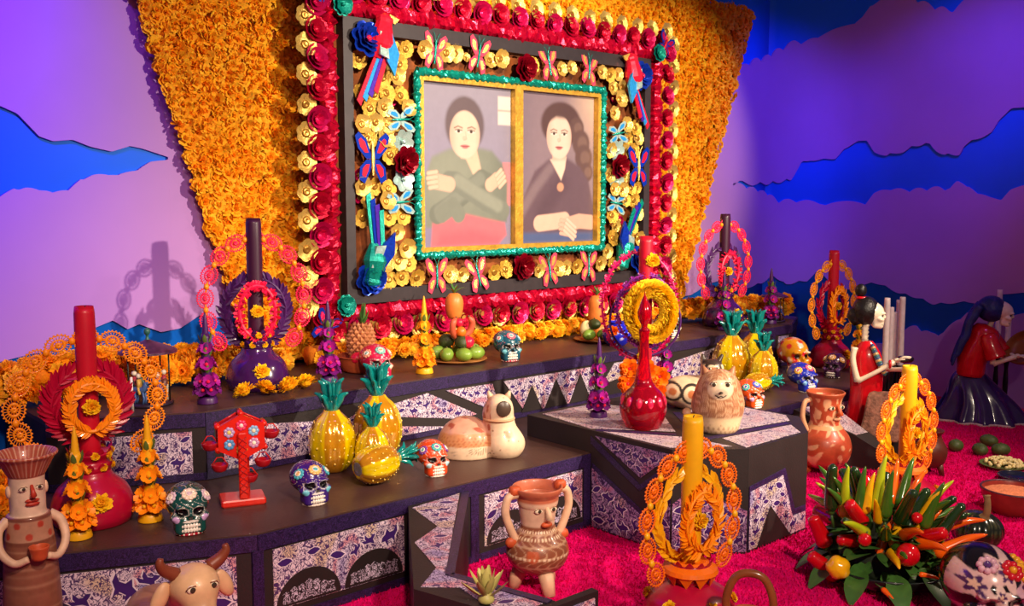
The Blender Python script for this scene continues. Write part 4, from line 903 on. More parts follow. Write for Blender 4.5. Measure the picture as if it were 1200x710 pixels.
torch('purple flower taper just left of the red decanter', (3.62, 3.42, B_), FL_P, FL_V, W_PLUML, W_PLUML, TG)
torch('purple flower taper just right of the red decanter', (4.24, 3.50, B_), FL_P, FL_V, W_PLUML, W_PLUML, TG)
torch('purple flower taper left of the right-hand plum candle', (5.66, 4.15, U_), FL_P, FL_V, W_PLUML, W_PLUML, TG)
torch('purple flower taper beside the small carousel at right', (6.22, 4.14, U_), FL_P, FL_V, W_PLUML, W_PLUML, TG)
torch('yellow-orange flower taper in front of the far right red candle', (6.40, 3.52, L_), FL_O, FL_O, W_YEL, W_YEL, TG, 1.1)
# loose marigolds
def loose(label, x, y, z, R, ms, group):
    o = put('marigold', ms, None, (x, y, z + R * .46), (.5, random.uniform(-.3, .3), random.uniform(0, 6)), R); return tag(o, label, 'flower', group)
G1 = 'yellow marigolds round the purple candle base'
for i, x in enumerate((-.135, -.05, .06, .15)): loose(('leftmost yellow marigold below the dark purple base', 'second yellow marigold from left below the dark purple base', 'third yellow marigold from left below the dark purple base', 'rightmost yellow marigold below the dark purple base')[i], 2.19 + x * 1.12, 4.15 + abs(x) * .15, U_, .060, BLOOM_YELLOW[i % 2], G1)
loose('yellow marigold lying behind the red decanter on the centre block', 3.84, 3.26, B_, .055, BLOOM_YELLOW[0], None)
for i, x in enumerate((-.14, .0, .14)): loose(('left', 'middle', 'right')[i] + ' yellow marigold at the foot of the right-hand plum candle', 5.87 + x, 4.10, U_, .055, BLOOM_YELLOW[i % 2], 'yellow marigolds at the right')

# ------------------------------------------------------------------ painted ceramic skulls
def skull_sdf(p):
    d = ell(p, (0, .10, .60), (.41, .50, .39)); d = smin(d, rbox(p, (0, -.22, .21), (.29, .20, .20), .11), .10)
    for s in (-1, 1):
        d = smin(d, ell(p, (s * .24, -.27, .38), (.13, .14, .09)), .06); d = smin(d, ell(p, (s * .15, -.37, .60), (.13, .08, .05)), .05)
    d = smin(d, ell(p, (0, -.39, .45), (.06, .1, .1)), .05)
    for s in (-1, 1): d = -smin(-d, ell(p, (s * .155, -.44, .50), (.098, .12, .09)), .03)
    d = -smin(-d, ell(p, (0, -.53, .37), (.045, .08, .055)), .02)
    return np.maximum(d, -p[:, 2])
SK = blob(skull_sdf, (0, .02, .5), 5, 1.0, 70, .6); SKH = blob(skull_sdf, (0, .02, .5), 6, 1.0, 70, .6)
FLOWER_PTS = None
def surf(direction):
    d = np.array(direction, float); d /= np.linalg.norm(d); v = SK[0]; u = v - np.array((0, .02, .5)); u = u / np.linalg.norm(u, axis=1)[:, None]
    i = np.argmax(u @ d); return v[i], d
def skull(label, loc, rz, main, c1, c2, c3='#f4efe4', h=.172, ringc='#f2ece0', lines='#f6f1e6', group='painted ceramic skulls', seed=0, fine=True):
    t = thing('painted_skull', label, 'skull', loc, rz, group, (h * 1.07, h * 1.04, h)); v, f = SKH if fine else SK
    c = np.tile(np.array(lin(main)), (len(v), 1)); x, y, z = v.T
    sw = np.sin(9 * x + 3.1 * np.sin(7 * z + seed)) * np.cos(11 * z - 4 * y + 2 * np.sin(8 * y)); front = ss(-y, .0, .2)
    c = mixc(c, (1 - ss(np.abs(sw - .35), .02, .055)) * (z > .32) * .85, lines); c = mixc(c, (1 - ss(np.abs(sw + .4), .01, .035)) * (z > .45) * .8, c1)
    for s in (-1, 1):
        e = np.sqrt(((x - s * .155) / .098) ** 2 + ((z - .5) / .09) ** 2); c = mixc(c, (1 - ss(np.abs(e - 1.22), .05, .10)) * (y < -.15) * .7, lines); c = mixc(c, (1 - ss(e, .98, 1.10)) * (y < -.1), '#0d090b')
        k = np.sqrt((x - s * .27) ** 2 + (z - .36) ** 2); c = mixc(c, (1 - ss(k, .06, .075)) * (y < -.05), c3)
    c = mixc(c, (1 - ss(np.sqrt((x / .05) ** 2 + ((z - .375) / .06) ** 2), .75, 1.)) * (y < -.2), '#1a1113'); c = mixc(c, (1 - ss(np.sqrt((x / .16) ** 2 + ((z - .305) / .03) ** 2), .8, 1.)) * (y < -.25) * .85, lines)
    g = G(); g.add((v, f)); g.c = [c]; obj('cranium', g, PAINT, t, vc=True)
    g = G()
    for row, zz in ((0, .215), (1, .125)):
        for k in range(9):
            a = (k - 4) * .20; g.add(ball((.275 * math.sin(a), -.225 - .208 * math.cos(a), zz), (.033, .03, .05), 8, 6), 0)
    obj('teeth', g, mat('tooth_white', '#f6efe2', .25, var=.05, coat=.4), t)
    g = G(); g.add(lathe(spline([(.23, .0), (.265, .01), (.265, .05), (.23, .065)], 3), 26, 1, .84), 0, None, XF((0, -.21, 0)))
    for k in range(18): a = 2 * PI * k / 18; g.add(ball((.265 * math.cos(a), -.21 + .222 * math.sin(a), .035), .022, 6, 4), 1)
    obj('base_ring', g, [mat('ring_' + ringc, ringc, .25, coat=.4), mat('bead_cream', '#f4e8d8', .3, coat=.3)], t)
    for (d, R, ca, cb_) in (((0, -.75, .95), .15, c1, c2), ((-.85, -.35, .65), .14, c2, c1), ((.85, -.35, .65), .14, c2, c1)):
        p, nrm = surf(d); q = Vector(nrm).to_track_quat('Z', 'Y').to_euler(); g = G()
        for k in range(9): a = 2 * PI * k / 9; g.add(ball((R * .68 * math.cos(a), R * .68 * math.sin(a), -.015), (R * .36, R * .36, .034), 8, 5), 0)
        g.add(annulus(R * .36, R * .36, R * .48, R * .48, 18, -.03, .034), 2, None, XF((0, 0, 0), (PI / 2, 0, 0))); g.add(ball((0, 0, .0), (R * .36, R * .36, .04), 10, 5), 1)
        obj('painted_flower', g, [mat('skp_' + ca, ca, .25, coat=.4), mat('skp_' + cb_, cb_, .25, coat=.4), mat('bead_cream')], t, tuple(p), tuple(q))
    return t
skull('teal skull with cream flower on its brow at the left of the lower step', (1.45, 3.46, L_), facecam(1.45, 3.46, .12), '#0f4a45', '#f0dcc4', '#d8c0cc', '#c9a6d8', .178, '#a81830', seed=1)
skull('purple skull with yellow and turquoise flowers beside the yellow glass pineapples', (1.965, 3.46, L_), facecam(1.96, 3.46, .42), '#3a1a78', '#e8b86a', '#46b0c0', '#6fc4d8', .17, '#e8d4c4', seed=2)
skull('orange skull with turquoise flower in front of the cream dome-backed animal', (2.585, 3.46, L_), facecam(2.58, 3.46, .42), '#e0481c', '#46a8a8', '#7a3f98', '#a8d0d8', .155, '#f0dccc', seed=3)
skull('pink-red skull with turquoise flower beside the clay bowl with pineapple', (2.79, 4.21, U_), facecam(2.79, 4.21, .42), '#c81c48', '#7ab8b0', '#e8a080', '#f0c8b0', .178, '#d03050', seed=4, fine=False)
skull('dark blue-green skull with pink flower in the middle of the upper step', (3.67, 4.19, U_), facecam(3.67, 4.19, .45), '#1a5468', '#e86a80', '#3a86a0', '#6fc0d0', .172, '#c82848', seed=5, fine=False)
skull('black skull with pink flower at right on the upper step', (5.09, 4.18, U_), facecam(5.09, 4.18, .7), '#17120f', '#e87888', '#8ab0a8', '#e8dcc8', .172, '#e8cf9c', seed=6, fine=False)
skull('small orange skull with turquoise flower behind the seated striped cat', (4.86, 3.36, L_), facecam(4.86, 3.36, .8), '#f0561c', '#4a58c0', '#48b0b0', '#c8a0d0', .165, '#f4e8dc', seed=7, fine=False)
skull('royal blue skull with yellow flower at the right end of the lower step', (5.52, 3.42, L_), facecam(5.52, 3.42, .8), '#1f2fb0', '#e05a78', '#e8b040', '#7fb8e8', .185, '#f0e8dc', seed=8, fine=False)
skull('dark plum skull with gold flower in shadow near the far right red candle', (6.12, 3.55, L_), facecam(6.12, 3.55, -.3), '#331038', '#c89048', '#c89048', '#7a4a88', .17, '#4a2050', lines='#8a5a78', seed=9, fine=False)
# yellow spotted elephant-like skull mask on stand behind
t = thing('spotted_mask', 'yellow ceramic skull with red spots behind the royal blue skull', 'skull', (6.08, 3.84, L_), facecam(6.08, 3.84, .6), None, .25)
v, f = SK; c = np.tile(np.array(lin('#f0a018')), (len(v), 1)); rg_ = np.random.default_rng(3)
for _ in range(64):
    q = v[rg_.integers(len(v))]; c = mixc(c, 1 - ss(np.linalg.norm(v - q, axis=1), .065, .095), ('#d82028', '#f8e8c8', '#e04a18')[_ % 3])
for s in (-1, 1): c = mixc(c, (1 - ss(np.sqrt(((v[:, 0] - s * .145) / .088) ** 2 + ((v[:, 2] - .5) / .085) ** 2), .8, 1.)) * (v[:, 1] < -.1), '#2a1408')
g = G(); g.add((v, f)); g.c = [c]; obj('cranium', g, PAINT, t, vc=True)
g = G()
for k in range(7): a = (k - 3) * .26; g.add(ball((.245 * math.sin(a), -.225 - .205 * math.cos(a), .17), (.034, .03, .07), 8, 6), 0)
obj('teeth', g, mat('tooth_white'), t)

# ------------------------------------------------------------------ yellow glass pineapples
YG = mat('yellow_glass', rough=.14, metal=.3, vcol=True, var=.2, scale=18, coat=1., bump=.12, bscale=30)
TG_ = mat('teal_glass', '#067c78', .12, var=.2, coat=.8); CLG = mat('clear_glass', '#e8e0d8', .06, var=0, trans=.8)
def pine_mesh():
    g = G(); n = 64; prof = spline([(.03, .0), (.06, .006), (.092, .05), (.105, .11), (.10, .17), (.075, .225), (.045, .255), (.034, .27)], 5); v, f = lathe(prof, n); v = np.array(v)
    a = np.arctan2(v[:, 1], v[:, 0]); k = 1 - .06 * np.abs(np.cos(4 * a)) ** 6; v[:, 0] *= k; v[:, 1] *= k
    lobe = np.floor((a + PI / 8) / (PI / 4)).astype(int) % 2; c = np.where(lobe[:, None] == 0, np.array(lin('#f0d000')), np.array(lin('#c8880c'))); g.add((v, f)); g.c = [c]; b = g.mesh('body', [YG], True, True)
    g = G(); rr = random.Random(2)
    for i, z in enumerate((.05, .085, .12, .155, .19, .22)):
        R = np.interp(z, prof[:, 1], prof[:, 0]) * .975
        for k in range(16): a = 2 * PI * (k + .5 * (i % 2)) / 16; g.add(ball((R * math.cos(a), R * math.sin(a), z), .0045, 6, 4))
    kn = g.mesh('glass_beads', [mat('amber_bead', '#ffe06a', .1, coat=.8, var=0)])
    g = G(); g.add(tube([(0, 0, .26), (0, 0, .33)], [.03, .024], 10))
    for L, (n_, l, z, e) in enumerate(((6, .075, .275, .5), (6, .10, .31, .26), (3, .075, .33, .1))):
        for k in range(n_):
            a = 2 * PI * (k + .5 * L) / n_; P = [(0, 0, 0), (l * .35 * e, 0, l * .4), (l * .75 * e, 0, l * .75), (l * 1.25 * e + .01, 0, l * .93)]
            g.add(tube(spline(P, 3), np.interp(np.linspace(0, 1, 10), [0, .5, 1], [.012, .019, .004]), 6, flat=.45), 0, None, XF((.016 * math.cos(a), .016 * math.sin(a), z), (0, 0, a)))
    cr = g.mesh('leaf_crown', [TG_])
    ft = G().add(lathe(spline([(.001, -.0), (.036, .0), (.04, .006), (.03, .012), (.001, .012)], 3), 20)).mesh('foot', [CLG])
    return b, kn, cr, ft
PM = pine_mesh()
def pineapple(label, loc, rz, sc=1., lie=None, group='yellow glass pineapples'):
    t = thing('glass_pineapple', label, 'glass pineapple', loc, rz, group, sc)
    for n_, m_ in zip(('body', 'glass_beads', 'leaf_crown', 'foot'), PM):
        o_ = put(n_, m_, t)
        if n_ == 'glass_beads': o_['kind'] = 'stuff'
    if lie is not None: t.rotation_euler = (PI / 2 - .06, 0, lie)
    return t
pineapple('tall yellow glass pineapple with teal leaves, leftmost of the left cluster', (2.275, 3.80, L_), .35, 1.04)
pineapple('yellow glass pineapple standing at the back of the left cluster', (2.56, 3.86, L_), .8, 1.12)
pineapple('smaller yellow glass pineapple standing in the middle of the left cluster', (2.40, 3.66, L_), .2, .78)
pineapple('yellow glass pineapple lying on its side, leaves pointing right, left cluster', (2.21, 3.49, L_ + .082), 0, .8, PI / 2 + .05)
pineapple('large yellow glass pineapple at the left of the right cluster', (5.36, 3.86, L_), .3, 1.22)
pineapple('yellow glass pineapple at the back of the right cluster', (5.64, 3.87, L_), .6, 1.18)
pineapple('smaller yellow glass pineapple at the front of the right cluster', (5.40, 3.64, L_), .1, .92)
pineapple('yellow glass pineapple lying on its side beside the royal blue skull', (5.16, 3.60, L_ + .066), 0, .62, 1.05)

# ------------------------------------------------------------------ red decanter
t = thing('decanter', 'ruby red glass decanter with long neck and pointed stopper', 'decanter', (3.62, 3.12, B_), 0, None, (.90, .90, 1.02))
RG = mat('ruby_glass', '#d8062c', .06, var=.1, trans=.75, coat=.6, ior=1.25); RGD = mat('ruby_glass_bright', '#ff2450', .1, var=.1, trans=.3, coat=.6)
bp = spline([(.001, 0), (.085, .0), (.098, .008), (.122, .06), (.128, .105), (.108, .16), (.066, .20), (.044, .24), (.031, .32), (.026, .42), (.030, .47), (.027, .475)], 5)
obj('bottle', G().add(lathe([tuple(p) for p in bp], 40)), RG, t)
g = G()
for k in range(12): a = 2 * PI * k / 12; g.add(ball((.119 * math.cos(a), .119 * math.sin(a), .125), (.024, .024, .034), 12, 8), 0, None, XF((0, 0, 0), (0, 0, 0), (.90, .90, 1)))
tag(obj('raised_ovals', g, RGD, t), kind='stuff')
obj('stopper', G().add(lathe(spline([(.022, .465), (.024, .475), (.016, .49), (.034, .53), (.038, .56), (.022, .605), (.006, .635), (.001, .655)], 5), 20)), RG, t)

# ------------------------------------------------------------------ clay jugs and animals
def clay_lathe(prof, fn, n=128, k=14):
    p = spline(prof, k); v, f = lathe([tuple(q) for q in p], n); g = G(); v = np.array(v); g.add((v, f)); g.c = [fn(v)]; return g
def eye_parts(t, x, y, z, s=.014, dx=.035, rz=0., iris='#3a3226', lidc='#8a5238', w=1.5):
    for k in (-1, 1):
        e = obj('eye', G().add(ball((0, 0, 0), (s * w, s * .6, s), 14, 8)), mat('eye_cream', '#e4d4b8', .35, coat=.3), t, (x + k * dx, y, z))
        obj('pupil', G().add(disc_y(0, 0, s * .6, s * .62, 0, .001, 14, s * .1)), mat('eye_dark_' + iris, iris, .3, coat=.3), e, (0, -s * .54, 0))
        obj('eyelid', G().add(tube([(-s * (w + .1), .002, -s * .1), (-s * w * .55, -s * .5, s * .8), (s * w * .55, -s * .5, s * .8), (s * (w + .1), .002, -s * .1)], s * .14, 5)), mat('lid_' + lidc, lidc, .5), e)
# two-handled jug on three feet
t = thing('face_jug', 'two-handled brown clay face jug on three feet standing on the carpet', 'jug', (2.67, 2.86, 0), facecam(2.67, 2.86, .5))
def cj(v):
    z = v[:, 2]; a = np.arctan2(v[:, 1], v[:, 0]); c = np.tile(np.array(lin('#8a5038')), (len(v), 1)); c = mixc(c, ss(z, .275, .285), '#d8b49a'); c = mixc(c, ss(z, .375, .385), '#b8664a')
    sw = np.sin(a * 9 + 3 * np.sin(z * 60)) * np.sin(z * 75); c = mixc(c, (z < .27) * (1 - ss(np.abs(sw), .1, .3)) * .55, '#d6b08c'); c = mixc(c, (z < .2) * ss(np.sin(a * 4 + 1) * np.sin(z * 26), .6, .8) * .7, '#c85a34')
    for zz in (.075, .165, .235, .26): c = mixc(c, (1 - ss(np.abs(z - zz), .003, .007)) * ss(np.sin(a * 40), -.2, .4), '#e8cfae')
    return c
obj('body', clay_lathe([(.001, .07), (.05, .072), (.10, .10), (.128, .15), (.12, .20), (.085, .245), (.07, .275), (.076, .33), (.083, .385), (.10, .415), (.104, .432), (.096, .432), (.088, .41), (.075, .35), (.001, .34)], cj), CLAY, t, vc=True)
for k, a in enumerate((-PI / 2, PI / 6, 5 * PI / 6)): obj('leg', G().add(tube([(.06 * math.cos(a), .06 * math.sin(a), .1), (.085 * math.cos(a), .085 * math.sin(a), .05), (.10 * math.cos(a), .10 * math.sin(a), .0)], [.035, .03, .026], 10)), mat('pale_clay', '#d8b090', .5, var=.15), t)
for s in (-1, 1):
    h = obj('handle', G().add(tube(spline([(s * .095, 0, .41), (s * .135, 0, .40), (s * .148, 0, .34), (s * .125, 0, .27), (s * .10, 0, .22)], 5), .017, 10)), mat('pale_clay'), t)
    obj('handle_knob', G().add(bbox((s * .105, 0, .427), (.045, .04, .036), .01)), mat('rust_clay', '#c4552c', .5), h); obj('ear_knob', G().add(ball((s * .118, 0, .215), (.03, .02, .024), 10, 6)), mat('rust_clay'), t)
obj('nose', G().add(tube([(0, -.072, .37), (0, -.092, .345), (0, -.105, .325), (0, -.085, .315)], [.008, .012, .016, .01], 10)), mat('pale_clay'), t)
obj('mouth', G().add(ball((0, -.078, .293), (.026, .014, .012), 12, 8)), mat('rust_clay'), t)
eye_parts(t, 0, -.071, .352, .013, .032)
for s in (-1, 1): obj('brow', G().add(tube([(s * .012, -.078, .372), (s * .035, -.074, .38), (s * .056, -.06, .374)], .0035, 6)), mat('dark_brow', '#4a3024', .6), t)
# tall red face pitcher
t = thing('face_jug', 'tall red clay face pitcher with one handle in front of the ramp', 'jug', (5.09, 3.0, 0), facecam(5.09, 3.0, .75))
def cj2(v):
    z = v[:, 2]; a = np.arctan2(v[:, 1], v[:, 0]); c = np.tile(np.array(lin('#b0482c')), (len(v), 1)); n_ = np.sin(a * 3 + 4 * np.sin(z * 17)) * np.cos(z * 34 + 3 * np.sin(a * 4)); c = mixc(c, ss(n_, .35, .6), '#dca078'); c = mixc(c, (z > .275) * (z < .30), '#cf9468')
    c = mixc(c, (z > .30) * (z < .46) * ss(np.sin(a * 5) * np.sin(z * 45 + 1), .2, .5) * .9, '#dca87e'); c = mixc(c, (z > .46), '#a8502f'); c = mixc(c, (z < .08) * ss(n_, .0, .3) * .6, '#d8a888'); return c
obj('body', clay_lathe([(.001, .035), (.06, .037), (.13, .08), (.155, .15), (.143, .22), (.105, .275), (.084, .31), (.087, .38), (.092, .44), (.108, .475), (.11, .485), (.10, .485), (.085, .44), (.001, .42)], cj2), CLAY, t, vc=True)
for a in (-PI / 2, PI / 6, 5 * PI / 6): obj('leg', G().add(tube([(.08 * math.cos(a), .08 * math.sin(a), .06), (.10 * math.cos(a), .10 * math.sin(a), .0)], [.03, .022], 10)), mat('rust_clay'), t)
obj('handle', G().add(tube(spline([(-.09, .02, .445), (-.13, .025, .43), (-.145, .025, .35), (-.125, .02, .285), (-.115, .02, .265)], 5), .015, 10)), mat('tan_clay', '#cf9a74', .45, var=.15), t)
obj('nose', G().add(tube([(.01, -.083, .43), (.012, -.105, .39), (.012, -.115, .375), (.01, -.09, .362)], [.007, .012, .017, .01], 10)), mat('rust_clay'), t)
obj('mouth', G().add(ball((.01, -.088, .34), (.028, .012, .010), 12, 8)), mat('tan_clay'), t); eye_parts(t, .01, -.083, .405, .014, .036, iris='#2f3a2a')
# hat jug man
t = thing('figure_jug', 'cream clay man jug with a flared red ribbed hat at far left', 'jug', (.86, 3.30, .275), facecam(.86, 3.30, .25), None, .69)
def cj3(v):
    z = v[:, 2]; a = np.arctan2(v[:, 1], v[:, 0]); c = np.tile(np.array(lin('#8a5540')), (len(v), 1)); c = mixc(c, ss(z, .355, .36), '#b48468'); c = mixc(c, ss(z, .47, .475), '#e2c4a8'); c = mixc(c, ss(z, .655, .66), '#a8523a'); c = mixc(c, (z > .662) * ss(np.sin(a * 34), .55, .9) * .7, '#e0b898')
    for zz in (.36, .47): c = mixc(c, 1 - ss(np.abs(z - zz), .006, .010), '#7a4532')
    c = mixc(c, (z < .34) * ss(np.sin(z * 160), .5, .9) * .4, '#c49878'); d = (z > .37) * (z < .465); c = mixc(c, d * ss(np.sin(a * 6) * np.sin((z - .365) * 60), .5, .7), '#b0402c'); return c
obj('body', clay_lathe([(.001, 0), (.11, .0), (.125, .03), (.118, .2), (.108, .34), (.10, .40), (.095, .47), (.078, .485), (.077, .56), (.077, .65), (.085, .67), (.12, .735), (.138, .755), (.132, .765), (.115, .75), (.08, .70), (.001, .69)], cj3), CLAY, t, vc=True)
for s in (-1, 1): obj('arm', G().add(tube(spline([(s * .09, .0, .46), (s * .135, -.02, .42), (s * .14, -.06, .34), (s * .095, -.10, .285), (s * .04, -.125, .30)], 5), np.interp(np.linspace(0, 1, 21), [0, .4, 1], [.024, .02, .016]), 10)), mat('cream_clay', '#dcb898', .5, var=.15), t)
obj('cup', G().add(lathe([tuple(p) for p in spline([(.001, .275), (.03, .278), (.038, .31), (.045, .335), (.038, .335), (.026, .30), (.001, .295)], 4)], 18), 0, None, XF((0, -.145, .02))), mat('rust_clay'), t)
obj('nose', G().add(tube([(0, -.075, .625), (0, -.098, .6), (0, -.105, .585), (0, -.08, .575)], [.007, .01, .014, .01], 10)), mat('red_clay', '#b83a28', .45), t)
for zz, rr_ in ((.555, .011), (.538, .013)): obj('lip', G().add(ball((0, -.077, zz), (.032, .012, rr_ * .8), 12, 8)), mat('red_clay'), t)
eye_parts(t, 0, -.072, .612, .013, .034)
for s in (-1, 1): obj('ear', G().add(ball((s * .08, 0, .59), (.012, .018, .03), 10, 6)), mat('cream_clay'), t)
# bull
t = thing('clay_bull', 'tan clay bull with brown horns and drooping ears at the bottom left', 'figurine', (1.23, 2.97, .06), facecam(1.23, 2.97, .35), None, 1.2)
def bull_sdf(p):
    d = ell(p, (0, .17, .115), (.10, .16, .075)); d = smin(d, caps(p, (0, .06, .14), (0, -.02, .235), .055), .05); d = smin(d, ell(p, (0, -.06, .275), (.064, .07, .056)), .03); d = smin(d, caps(p, (0, -.07, .255), (0, -.125, .205), .036), .03); return d
v, f = blob(bull_sdf, (0, .03, .20), 6, .6, 70, .6)
c = np.tile(np.array(lin('#b08064')), (len(v), 1)); c = mixc(c, ss(-v[:, 1], -.02, .03), '#d6ad82'); c = mixc(c, ss(-v[:, 1], .12, .15), '#b98a68'); c = mixc(c, (v[:, 1] > .03) * ss(np.sin(v[:, 0] * 60) * np.sin(v[:, 1] * 50), .3, .6) * .6, '#8a5a48')
g = G(); g.add((v, f)); g.c = [c]; obj('body', g, CLAY, t, vc=True)
for s in (-1, 1):
    obj('horn', G().add(tube(spline([(s * .045, -.05, .31), (s * .075, -.055, .33), (s * .088, -.06, .35), (s * .086, -.06, .366)], 4), np.interp(np.linspace(0, 1, 13), [0, 1], [.020, .008]), 10)), mat('brown_horn', '#7a3a24', .4), t)
    obj('ear', G().add(ball((0, 0, 0), (.022, .014, .045), 12, 8)), mat('ear_tan', '#d0a47c', .45), t, (s * .086, -.045, .255), (0, s * -.45, 0))
    obj('nostril', G().add(ball((s * .013, -.157, .208), (.005, .004, .006), 8, 6)), mat('eye_dark_#3a3226', '#3a3226', .3), t)
    for y in (.10, .28): obj('leg', G().add(tube([(s * .06, y - .02, .10), (s * .07, y - .02, -.05)], [.034, .028], 10)), mat('pale_clay'), t)
eye_parts(t, 0, -.117, .287, .012, .028, w=1.15)
# cream dome-backed animal
t = thing('clay_animal', 'cream clay animal with orange domed back lying on the lower step', 'figurine', (2.94, 3.56, L_), facecam(2.94, 3.56, 0))
def cdm(v):
    x, y, z = v.T; c = np.tile(np.array(lin('#e2c4a4')), (len(v), 1)); left = x < .055
    c = mixc(c, left * ss(z, .06, .065), '#c98a5c'); c = mixc(c, left * (z > .065) * (z < .115) * ss(np.sin(np.arctan2(y, x + .07) * 30) * np.sin(z * 260), .1, .5) * .7, '#a8562f'); c = mixc(c, left * ss(z, .12, .125), '#d8a084')
    c = mixc(c, left * (z > .125) * ss(np.sin(x * 60 + 3 * np.sin(y * 50)) * np.cos(z * 70 + 2 * np.sin(x * 40)), .25, .5) * .85, '#a03c24'); c = mixc(c, left * (z > .025) * (z < .055) * ss(np.sin(np.arctan2(y, x + .07) * 60), .3, .7) * .7, '#5a4434')
    r_ = np.random.default_rng(4)
    for _ in range(60):
        q = v[r_.integers(len(v))]
        if q[0] > .06: c = mixc(c, (1 - ss(np.linalg.norm(v - q, axis=1), .003, .006)) * .8, '#8a4a34')
    c = mixc(c, (1 - ss(np.linalg.norm(v - np.array((.14, -.075, .12)), axis=1), .012, .03)) * .6, '#c8562c'); return c
def dome_sdf(p):
    d = ell(p, (-.065, .02, .04), (.14, .12, .15)); b = caps(p, (.11, 0, .06), (.09, 0, .2), .075); b = smin(b, ell(p, (.12, 0, .06), (.10, .095, .08)), .04); b = smin(b, ell(p, (.095, -.02, .245), (.062, .068, .058)), .03)
    d = smin(d, b, .02); return np.maximum(d, -p[:, 2])
v, f = blob(dome_sdf, (.05, 0, .11), 6, .5, 70, .6); g = G(); g.add((v, f)); g.c = [cdm(v)]; obj('body', g, CLAY, t, vc=True)
obj('face', G().add(disc_y(0, 0, .036, .038, 0, .004, 22, .012)), mat('dark_face_clay', '#4a3a30', .35, var=.2), t, (.115, -.082, .245), (0, 0, .2)); obj('collar', G().add(tube([(.094 + .072 * math.cos(a), -.01 + .072 * math.sin(a), .185) for a in np.linspace(0, 2 * PI, 28, endpoint=False)], .006, 6, True)), mat('tan_clay', '#cf9a74', .45), t)
for s in (-1, 1): obj('ear', G().add(tube([(.095 + s * .04, 0, .285), (.095 + s * .052, 0, .315)], [.018, .005], 8)), mat('cream_clay', '#dcb898', .5), t)
# seated striped cat
t = thing('clay_cat', 'plump brown-striped clay cat seated on the front of the centre block', 'figurine', (3.83, 2.83, B_), facecam(3.83, 2.83, .12), None, 1.07)
def cat_sdf(p):
    d = ell(p, (0, 0, .12), (.118, .105, .13)); d = smin(d, ell(p, (0, 0, .03), (.095, .09, .06)), .03); d = smin(d, ell(p, (0, -.015, .215), (.086, .082, .07)), .04)
    d = smin(d, ell(p, (0, -.085, .19), (.03, .012, .02)), .02); return np.maximum(d, -p[:, 2])
v, f = blob(cat_sdf, (0, 0, .15), 6, .5, 70, .6); x, y, z = v.T; a = np.arctan2(x, -y)
c = np.tile(np.array(lin('#a5704e')), (len(v), 1)); st_ = np.sin(a * 40 + 4 * np.sin(z * 40)) * np.sin(z * 110 + 5 * np.sin(a * 9)); c = mixc(c, ss(st_, -.1, .5) * .6, '#d8ac88'); c = mixc(c, ss(-st_, .2, .6) * .5, '#7a4430'); c = mixc(c, 1 - ss(z, .07, .085), '#dcb890'); c = mixc(c, (z < .045) * ss(np.sin(a * 26) * np.sin(z * 160), .2, .6) * .6, '#8a5a40')
c = mixc(c, (1 - ss(np.sqrt((x / .058) ** 2 + ((z - .205) / .045) ** 2), .9, 1.05)) * (y < 0), '#dbb99a'); c = mixc(c, (1 - ss(np.sqrt((x / .03) ** 2 + ((z - .188) / .022) ** 2), .9, 1.1)) * (y < 0) * .7, '#b8a08c')
g = G(); g.add((v, f)); g.c = [c]; obj('body', g, CLAY, t, vc=True); eye_parts(t, 0, -.088, .228, .0145, .030, w=1.05)
obj('nose', G().add(ball((0, -.112, .195), (.009, .006, .006), 10, 6)), mat('eye_dark_#3a3226'), t); obj('mouth', G().add(tube([(-.024, -.103, .182), (-.01, -.110, .176), (0, -.111, .181), (.01, -.110, .176), (.024, -.103, .182)], .0022, 5)), mat('eye_dark_#3a3226'), t)
for s in (-1, 1): obj('ear', G().add(tube([(s * .048, .0, .245), (s * .058, .0, .268), (s * .069, -.002, .297)], [.028, .019, .003], 10)), mat('ear_brown', '#9a6444', .45, var=.2), t)
obj('tail', G().add(tube(spline([(-.09, .05, .05), (-.13, .02, .06), (-.14, -.02, .09)], 5), .02, 8)), mat('tan_clay'), t)
# reclining painted animal behind
t = thing('clay_animal', 'reclining clay animal with painted loops and pointed ears behind the striped cat', 'figurine', (4.15, 3.22, B_), facecam(4.15, 3.22, .1))
def rec_sdf(p):
    d = ell(p, (-.02, .02, .085), (.16, .1, .092)); d = smin(d, caps(p, (.07, 0, .13), (.09, 0, .2), .05), .03); d = smin(d, ell(p, (.09, -.01, .22), (.06, .055, .05)), .02)
    for s in (-1, 1): d = smin(d, caps(p, (.09 + s * .035, .01, .25), (.09 + s * .05, .01, .285), .011), .015)
    return np.maximum(d, -p[:, 2])
v, f = blob(rec_sdf, (.03, 0, .12), 6, .5, 70, .6); x, y, z = v.T; c = np.tile(np.array(lin('#dcc09c')), (len(v), 1))
for (qx, qz, rr_) in ((-.12, .1, .045), (-.02, .09, .05), (.05, .06, .04), (.09, .22, .04)):
    q = np.sqrt((x - qx) ** 2 + (z - qz) ** 2); c = mixc(c, (1 - ss(np.abs(q - rr_), .005, .009)) * (y < .03), '#2f2622'); c = mixc(c, (1 - ss(q, rr_ * .4, rr_ * .5)) * (y < .03), '#b86a3c')
c = mixc(c, (z > .245), '#3a2c26'); g = G(); g.add((v, f)); g.c = [c]; obj('body', g, CLAY, t, vc=True); eye_parts(t, .09, -.062, .228, .009, .02, w=1.1)
pd = thing('clay_plinth', 'dark plinth under the hat jug at far left', 'plinth', (.86, 3.30, 0), .2)
obj('block', G().add(bbox((0, 0, .1375), (.2, .2, .275), .006)), BLACKB, pd, smooth=False); obj('base_strip', G().add(box((0, -.1, .03), (.19, .006, .05))), NOSING, pd, smooth=False)

